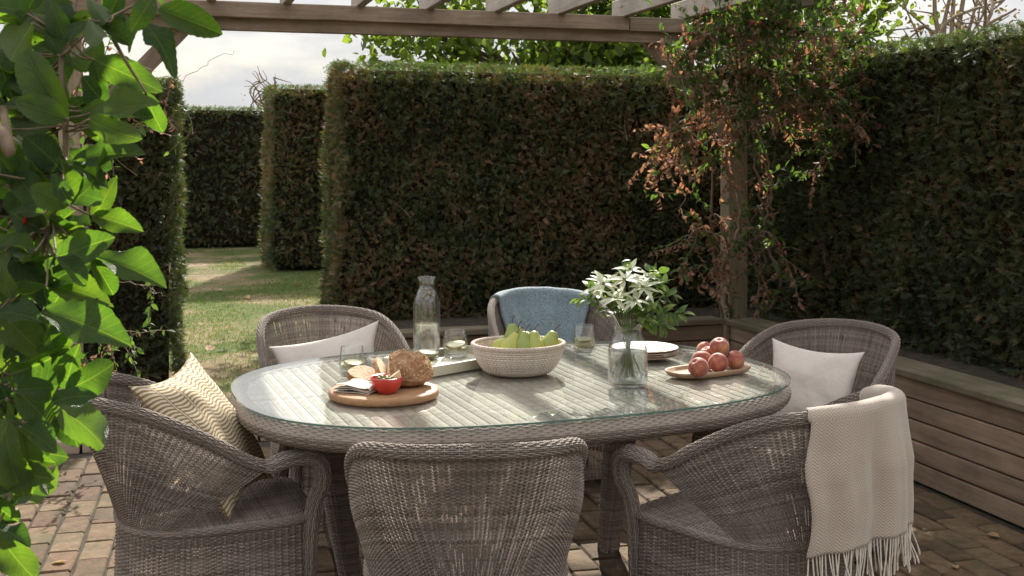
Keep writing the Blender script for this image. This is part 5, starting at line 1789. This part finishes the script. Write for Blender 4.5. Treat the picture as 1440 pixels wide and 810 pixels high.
P_ = POST_R
cd = 7.15
def V3(px, py, d=cd): return PX(px, py, d)
strands = [
    # main stems up the post
    ([(P_.x + .12, P_.y - .05, .45), V3(1075, 330, 7.3), V3(1060, 200, 7.1), V3(1050, 60, 7.0), V3(1045, -60, 6.9)], .45, 12, .011),
    ([(P_.x - .12, P_.y - .05, .45), V3(1000, 300, 7.1), V3(1005, 180, 7.0), V3(1015, 40, 6.9), V3(1000, -50, 6.8)], .6, 13, .009),
    ([(P_.x + .05, P_.y - .1, .45), V3(1080, 420, 7.2), V3(1055, 340, 7.1), V3(1045, 230, 7.0)], .35, 8, .008),
    ([(P_.x + .16, P_.y - .02, .45), V3(1098, 400, 7.2), V3(1075, 330, 7.2), V3(1085, 260, 7.1), V3(1065, 150, 7.0), V3(1080, 40, 6.9)], .4, 10, .013),
    ([(P_.x - .07, P_.y - .08, .45), V3(1018, 380, 7.0), V3(1040, 300, 6.95), V3(1020, 210, 6.95), V3(1035, 100, 6.9)], .5, 8, .012),
    # dense head
    ([V3(950, 90, 6.9), V3(1010, 40, 6.8), V3(1090, 30, 6.8), V3(1160, 60, 6.9), V3(1200, 120, 7.0)], .35, 69, .006),
    ([V3(970, 30), V3(1050, -5), V3(1130, 0), V3(1200, 20)], .15, 90, .006),
    ([V3(1000, -40), V3(1080, -60), V3(1150, -40)], .1, 90, .006),
    ([V3(990, 110, 6.9), V3(1060, 100, 6.8), V3(1130, 110, 6.8), V3(1190, 170, 6.9)], .55, 69, .006),
    ([V3(1010, 160, 6.9), V3(1060, 170, 6.8), V3(1110, 150, 6.9), V3(1150, 200, 7)], .65, 60, .005),
    ([V3(1180, 40, 7.0), V3(1210, 90, 6.9), V3(1200, 150, 6.9), V3(1205, 190, 6.9)], .3, 60, .005),
    ([V3(1090, 60), V3(1140, 90), V3(1180, 140, 6.9)], .4, 66, .005),
    ([V3(935, 78, 6.75), V3(960, 110, 6.75), V3(1000, 150, 6.8)], .55, 40, .004),
    ([V3(960, 60, 6.75), V3(985, 120, 6.75), V3(1010, 190, 6.8)], .5, 30, .004),
    # left drooping sprays
    ([V3(1010, 150, 6.9), V3(960, 165, 6.8), V3(930, 205, 6.8), V3(918, 240, 6.8)], .6, 34, .004),
    ([V3(1000, 170, 6.9), V3(970, 200, 6.8), V3(950, 230, 6.8)], .75, 34, .004),
    ([V3(1020, 210, 7.0), V3(985, 240, 6.9), V3(955, 300, 6.9)], .55, 16, .004),
    # low sprays
    ([V3(1020, 330, 7), V3(980, 325, 6.9), V3(950, 350, 6.9)], .6, 26, .004),
    ([V3(1040, 320, 7), V3(1080, 330, 6.9), V3(1100, 360, 6.9), V3(1095, 390, 6.9)], .5, 24, .004),
    ([V3(1030, 390, 7), V3(980, 375, 6.9), V3(950, 390, 6.9)], .55, 18, .004),
    # right drooping shoots
    ([V3(1120, 150, 6.9), V3(1160, 200, 6.8), V3(1150, 230, 6.8), V3(1125, 250, 6.8)], .15, 16, .004),
    ([V3(1170, 130, 6.9), V3(1200, 170, 6.8), V3(1210, 195, 6.8)], .5, 26, .004),
    # sprawling over the rafters towards the table; unseen, added for the shade they cast below
    ([(3.5, 6.6, 2.5), (3.2, 5.9, 2.55), (2.75, 5.3, 2.5), (2.45, 4.9, 2.5)], .2, 50, .006),
    ([(3.5, 6.5, 2.5), (3.4, 5.6, 2.5), (3.0, 4.8, 2.52), (2.9, 4.2, 2.5)], .2, 55, .006),
    ([(2.9, 5.4, 2.5), (2.6, 5.2, 2.5), (2.3, 5.35, 2.5)], .2, 40, .005),
    ([(3.3, 5.2, 2.5), (3.1, 4.5, 2.5), (3.15, 3.8, 2.5), (2.9, 3.4, 2.5)], .2, 55, .005),
]
rc, nl_ = climber('climbing_rose', 'climbing rose with rusty withered and green leaves on the right post', (P_.x, P_.y - .1, .43), strands, 51, 240, .050, 22, .019, 1.15)
print('climber leaves', nl_)
# left post climber with a few hips
lstr = [
    ([(-.42, 6.6, 0.0), V3(110, 480, 6.1), V3(125, 300, 6.0), V3(110, 150, 5.9), V3(130, 20, 5.9), V3(150, -40, 5.9)], .35, 8, .010),
    ([V3(115, 240, 5.9), V3(180, 190, 5.8), V3(235, 165, 5.7), V3(250, 180, 5.7)], .3, 15, .004),
    ([V3(125, 180, 5.9), V3(190, 150, 5.8), V3(260, 108, 5.7), V3(330, 70, 5.7)], .6, 3, .0025),
    ([V3(110, 470, 6), V3(160, 480, 5.9), V3(192, 470, 5.9)], .2, 22, .003),
    ([V3(120, 395, 6), V3(190, 400, 5.9), V3(232, 415, 5.9)], .1, 7, .003),
    ([V3(130, 60, 5.9), V3(160, 110, 5.8), V3(120, 160, 5.8)], .3, 6, .003),
    ([V3(235, 175, 5.7), V3(265, 185, 5.7), V3(283, 197, 5.7)], .1, 5, .002),
]
lstr += [  # unseen strands over the left rafters, added to shade the patio
    ([(-.5, 6.6, 2.5), (-.6, 5.9, 2.5), (-.75, 5.2, 2.5)], .2, 26, .005),
    ([(-.3, 6.4, 2.5), (-.25, 6.0, 2.5), (-.35, 5.5, 2.5)], .2, 20, .005),
    ([(-.7, 6.3, 2.5), (-1.1, 5.9, 2.5), (-1.2, 5.2, 2.5)], .2, 26, .005),
]
climber('climbing_rose', 'sparse climbing rose with red hips on the left post, behind the apple leaves', (-.42, 6.6, 0), lstr, 52, 60, .045, 7, .022)

# ------------------------------------------------------------------ apple tree in the left foreground
def math_vec(n, l, v, r):
    c = n.new('ShaderNodeCombineXYZ'); k = math_n(n, l, 'MULTIPLY', r, 40.0)
    for i in range(3): l.new(k, c.inputs[i])
    a = n.new('ShaderNodeVectorMath'); a.operation = 'ADD'
    l.new(v, a.inputs[0]); l.new(c.outputs[0], a.inputs[1])
    return a.outputs[0]


def apple_mat(name, rnd, seed):
    m, n, l, b = newmat(name)
    tc = n.new('ShaderNodeTexCoord'); sp = n.new('ShaderNodeSeparateXYZ'); l.new(tc.outputs['Object'], sp.inputs[0])
    oi = n.new('ShaderNodeObjectInfo')
    # side veins slant forward from the midrib
    ay = math_n(n, l, 'ABSOLUTE', sp.outputs[1])
    ph = math_n(n, l, 'SUBTRACT', math_n(n, l, 'MULTIPLY', sp.outputs[0], 9.0), math_n(n, l, 'MULTIPLY', ay, 9.0))
    fr = math_n(n, l, 'ABSOLUTE', math_n(n, l, 'SUBTRACT', math_n(n, l, 'FRACT', ph), .5))
    v1 = n.new('ShaderNodeMapRange'); v1.inputs['From Min'].default_value, v1.inputs['From Max'].default_value = .42, .5; l.new(fr, v1.inputs[0])
    v2 = n.new('ShaderNodeMapRange'); v2.inputs['From Min'].default_value, v2.inputs['From Max'].default_value = .016, .006; l.new(ay, v2.inputs[0])
    vein = math_n(n, l, 'MAXIMUM', math_n(n, l, 'MULTIPLY', v1.outputs[0], .55), v2.outputs[0])
    t = noise(n, l, 5, 5, .65)
    r = ramp(n, [(0.25, (0.022, 0.050, 0.017)), (0.5, (0.045, 0.085, 0.024)), (0.8, (0.085, 0.12, 0.030))])
    l.new(math_n(n, l, 'ADD', math_n(n, l, 'MULTIPLY', t.outputs['Fac'], .6), math_n(n, l, 'MULTIPLY', oi.outputs['Random'], .4)), r.inputs[0])
    c = mixc(n, l, r.outputs[0], (0.15, 0.19, 0.075), math_n(n, l, 'MULTIPLY', vein, .6))
    sp2 = noise(n, l, 11, 5, .7, vec=math_vec(n, l, tc.outputs['Object'], oi.outputs['Random']))
    rs = ramp(n, [(0.66, (0, 0, 0)), (0.70, (1, 1, 1))]); l.new(sp2.outputs['Fac'], rs.inputs[0])
    c = mixc(n, l, c, (0.16, 0.085, 0.03), math_n(n, l, 'MULTIPLY', rs.outputs[0], .8))            # rusty blotches
    ge = n.new('ShaderNodeNewGeometry')
    c2 = mixc(n, l, c, (0.15, 0.19, 0.10), math_n(n, l, 'MULTIPLY', ge.outputs['Backfacing'], .75))   # downy paler underside
    l.new(c2, b.inputs['Base Color'])
    b.inputs['Roughness'].default_value = .36; b.inputs['Specular IOR Level'].default_value = .5
    t2 = noise(n, l, 60, 3)
    bump(n, l, b, math_n(n, l, 'ADD', math_n(n, l, 'MULTIPLY', vein, -1.0), math_n(n, l, 'MULTIPLY', t2.outputs['Fac'], .4)), 0.6, .02)
    tr = n.new('ShaderNodeBsdfTranslucent')
    l.new(mixc(n, l, c, (2.3, 2.7, .55), 1.0, 'MULTIPLY'), tr.inputs[0])
    ms = n.new('ShaderNodeMixShader'); ms.inputs[0].default_value = .5
    l.new(b.outputs[0], ms.inputs[1]); l.new(tr.outputs[0], ms.inputs[2]); l.new(ms.outputs[0], n['Material Output'].inputs['Surface'])
    return m


MT['apple'] = apple_mat('apple_leaf', 0, 0)
def obov(s): return .305 * max(0.0, math.sin(math.pi * min(1.0, s) ** 1.05)) ** .62 * (1 - .12 * s) if s < .995 else 0.0
ALEAF = [leaf_mesh('leaf', obov, MT['apple'], (.45, .25, .75, .35)[k], (.34, .60, .25, .85)[k], 25, 9, (.30, .42, .22, .38)[k], .5, k * 1.7, .035, (.5, -.8, .9, -.5)[k]) for k in range(4)]
MT['apple_red'] = foliage_mat('reddened_leaf', [(0.1, (0.30, 0.03, 0.02)), (0.9, (0.42, 0.08, 0.04))], .4, .4, tcol=(1.3, .6, .5))

AD = 1.62
trunk_base = Vector((-.78, 1.42, -.02))
ap = empty('apple_tree', trunk_base); tag(ap, 'leafy apple tree branch hanging into the left foreground', 'tree')
stem_px = [(-60, 330, 1.75), (20, 420, 1.70), (62, 345, 1.66), (78, 280, 1.64), (92, 215, 1.63), (90, 160, 1.63), (86, 80, 1.65), (100, 20, 1.68), (130, -60, 1.72)]
stem2_px = [(20, 420, 1.70), (30, 500, 1.66), (38, 560, 1.62), (30, 640, 1.60), (5, 730, 1.60)]
stem3_px = [(86, 80, 1.65), (130, 40, 1.60), (180, 12, 1.58), (222, -8, 1.57)]
acc = Acc()
tr_pts = spline([(0, 0, 0), Vector((.01, .02, .6)), PX(-60, 330, 1.75) - trunk_base, Vector((.02, .10, 1.9)), Vector((.1, .2, 2.5))], 20)
acc.tube(tr_pts, np.linspace(.035, .012, 20), 10)
link('trunk', acc.mesh('trunk', MT['bark']), ap)
acc = Acc(); SP = []
for sp_, r0, r1 in ((stem_px, .006, .0028), (stem2_px, .0045, .002), (stem3_px, .003, .0016)):
    pts = spline([PX(*q) - trunk_base for q in sp_], 50); SP.append(pts)
    acc.tube(pts, np.linspace(r0, r1, 50), 7)
# knobbly old branch at the left edge
ob = spline([PX(-50, 190, 1.5) - trunk_base, PX(0, 185, 1.48) - trunk_base, PX(14, 215, 1.48) - trunk_base, PX(4, 150, 1.5) - trunk_base], 14)
acc.tube(ob, np.linspace(.012, .005, 14), 8)
ALLS = np.vstack(SP)
# (base x, base y, tip x, tip y, width px, depth offset, tilt, mesh): leaves read off the photograph
AL = [(100, 232, 193, 192, 52, -.06, .5, 0), (124, 168, 224, 126, 46, -.08, .6, 0), (140, 172, 223, 152, 34, -.04, 1.5, 2), (205, 130, 222, 190, 34, -.02, .2, 1),
      (97, 285, 191, 228, 50, -.05, .2, 1), (130, 303, 201, 319, 30, -.02, .9, 0), (128, 362, 244, 386, 46, -.06, .7, 0), (80, 362, 160, 330, 48, -.09, .4, 0),
      (98, 288, 36, 262, 40, -.10, .5, 0), (62, 300, 12, 222, 44, -.06, -.3, 1), (96, 168, 20, 58, 46, -.10, .3, 2), (80, 130, -6, 96, 50, -.03, .4, 0),
      (222, 12, 320, 48, 30, -.05, 1.0, 2), (203, 32, 256, 90, 36, -.05, .4, 1), (216, -6, 186, 42, 34, -.09, -.2, 1), (126, 26, 190, 58, 26, -.04, .5, 2),
      (82, 78, 56, 18, 30, -.05, .7, 0), (96, 62, 62, -6, 32, -.02, -.4, 1), (132, 84, 220, 122, 34, .03, -.3, 1), (152, 148, 106, 106, 36, .02, -.4, 1),
      (66, 152, 4, 138, 38, -.05, .5, 0), (88, 242, 30, 178, 46, .0, -.3, 1), (58, 438, 190, 470, 60, -.10, .3, 0), (92, 548, 166, 520, 66, -.10, -.5, 1),
      (104, 486, 0, 545, 60, -.08, -.3, 2), (22, 548, 84, 604, 44, -.10, 1.2, 1), (72, 566, 176, 634, 38, -.12, .5, 0), (92, 562, 108, 642, 46, -.08, .2, 1),
      (8, 590, 14, 712, 46, -.12, -.2, 1), (28, 600, 48, 704, 40, -.08, -.4, 2), (-6, 742, 38, 822, 50, -.13, -.2, 1), (-4, 440, 66, 496, 56, -.08, -.4, 1),
      (66, 402, 158, 414, 46, -.02, .6, 0), (60, 322, 0, 298, 44, -.04, .2, 1), (50, 352, -10, 330, 46, -.08, .9, 0), (66, 400, 10, 436, 50, -.10, .1, 1),
      (110, 150, 178, 186, 34, .03, .4, 0), (70, 330, 130, 300, 30, .04, .8, 2), (40, 380, 100, 440, 44, .03, -.2, 0), (96, 60, 140, 0, 34, .04, .4, 0),
      (150, 30, 172, -20, 30, .0, .7, 0), (170, 18, 200, 62, 26, .02, .1, 1), (60, 100, 18, 40, 44, .06, .5, 0), (30, 470, -10, 400, 44, .0, .3, 0),
      (36, 500, 90, 470, 44, .03, -.3, 0), (50, 520, 140, 560, 44, .02, -.5, 1), (26, 640, 60, 700, 36, .0, -.3, 0), (10, 120, 60, 170, 36, .05, .4, 1),
      (40, 20, -10, 0, 44, -.05, .5, 0), (20, 10, 90, 40, 36, .0, .9, 2), (90, 210, 140, 250, 36, .06, .1, 1), (120, 320, 80, 380, 36, .02, .2, 2),
      (100, 390, 60, 450, 44, .0, .4, 0), (20, 250, -8, 200, 40, .0, .5, 0), (10, 350, -10, 420, 40, -.1, .2, 1),
      (-20, 640, 42, 690, 44, -.10, -.5, 1), (-30, 690, 30, 745, 46, -.08, -.4, 2), (10, 560, -30, 640, 50, -.05, -.5, 1), (60, 600, 20, 660, 42, .0, -.5, 0), (-20, 560, 60, 590, 44, .02, -.6, 1), (90, 500, 40, 560, 48, .0, -.5, 2), (0, 700, -20, 790, 46, -.06, -.5, 1), (50, 450, 120, 480, 44, .03, -.3, 0)]
random.seed(12)
for (bx, by, tx, ty, w, dz, tilt, mi) in list(AL):    # leaves grow in rosettes: a smaller neighbour beside each
    a = math.atan2(ty - by, tx - bx) + random.choice((-1, 1)) * random.uniform(.5, 1.1); L = math.hypot(tx - bx, ty - by) * random.uniform(.5, .75)
    if bx + L * math.cos(a) < 225 - .12 * abs(by - 200):
        AL.append((bx, by, bx + L * math.cos(a), by + L * math.sin(a), L * random.uniform(.45, .6), dz + random.uniform(-.05, .03), random.uniform(-.2, 1.3), random.randrange(4)))
for k in range(60):                                   # fillers further inside the branch
    s = ALLS[random.randrange(len(ALLS))] + trunk_base
    px, py, d = to_px(s)
    a = random.uniform(0, 6.28); L = random.uniform(38, 80)
    bx, by = px + random.uniform(-40, 12), py + random.uniform(-20, 20)
    ex, ey = bx + L * math.cos(a), by + L * math.sin(a) * .8
    if ex > 110 + 60 * (py < 150) or bx > 110: continue
    AL.append((bx, by, ex, ey, L * random.uniform(.45, .6), random.uniform(.0, .2), random.uniform(-.6, 1.0), random.randrange(4)))
for k in range(58):                                   # the thicket of leaves at the very edge
    bx, by = random.uniform(-50, 62), random.uniform(-20, 640); a = random.uniform(0, 6.28); L = random.uniform(50, 92)
    if bx > 40 and by > 470: continue
    AL.append((bx, by, bx + L * math.cos(a), by + L * math.sin(a) * .85, L * random.uniform(.48, .62), random.uniform(-.05, .12), random.uniform(-.6, 1.2), random.randrange(4)))
for k, (bx, by, tx, ty, w, dz, tilt, mi) in enumerate(AL):
    d = AD + dz
    B = PX(bx, by, d + random.uniform(-.01, .02)); Tp = PX(tx, ty, d + random.uniform(-.05, .03))
    ax = Tp - B; L = ax.length
    view = (Vector((0, 0, CAM_H)) - B).normalized()
    nn = view + Vector((0, 0, 1)) * tilt + Vector((random.gauss(0, .38), random.gauss(0, .3), random.gauss(0, .38)))
    if random.random() < .12: nn = -nn
    M4 = orient(ax, nn)
    o = link('leaf', ALEAF[mi], ap)
    wid = w * 1.12 / FPX * d / (.57 * L)
    o.matrix_local = Matrix.Translation(B - trunk_base) @ M4 @ Matrix.Diagonal((L * .9, L * .86 * min(1.3, max(.85, wid)), L * .9, 1))
    j = np.argmin(np.linalg.norm(ALLS - np.array(B - trunk_base), axis=1)); s = Vector(ALLS[j]); e = B - trunk_base
    if (s - e).length < .16:
        acc.tube(spline([s, (s + e) / 2 + Vector((0, 0, -.004)), e, e + ax * .04], 8), np.linspace(.0018, .0012, 8), 5)
rl = link('withered_leaf', fast_mesh('withered_leaf', np.array([v.co[:] for v in ALEAF[3].vertices]), grid_quads(25, 9), None, True, MT['apple_red'], {'rnd': np.full(225, .4)}), ap)
B = PX(44, 292, 1.6); rl.matrix_local = Matrix.Translation(B - trunk_base) @ orient(PX(47, 334, 1.6) - B, Vector((0, 0, CAM_H)) - B) @ Matrix.Scale(.045, 4)
rl['label'] = 'shrivelled red leaf'
link('branches', acc.mesh('branches', MT['twig']), ap)
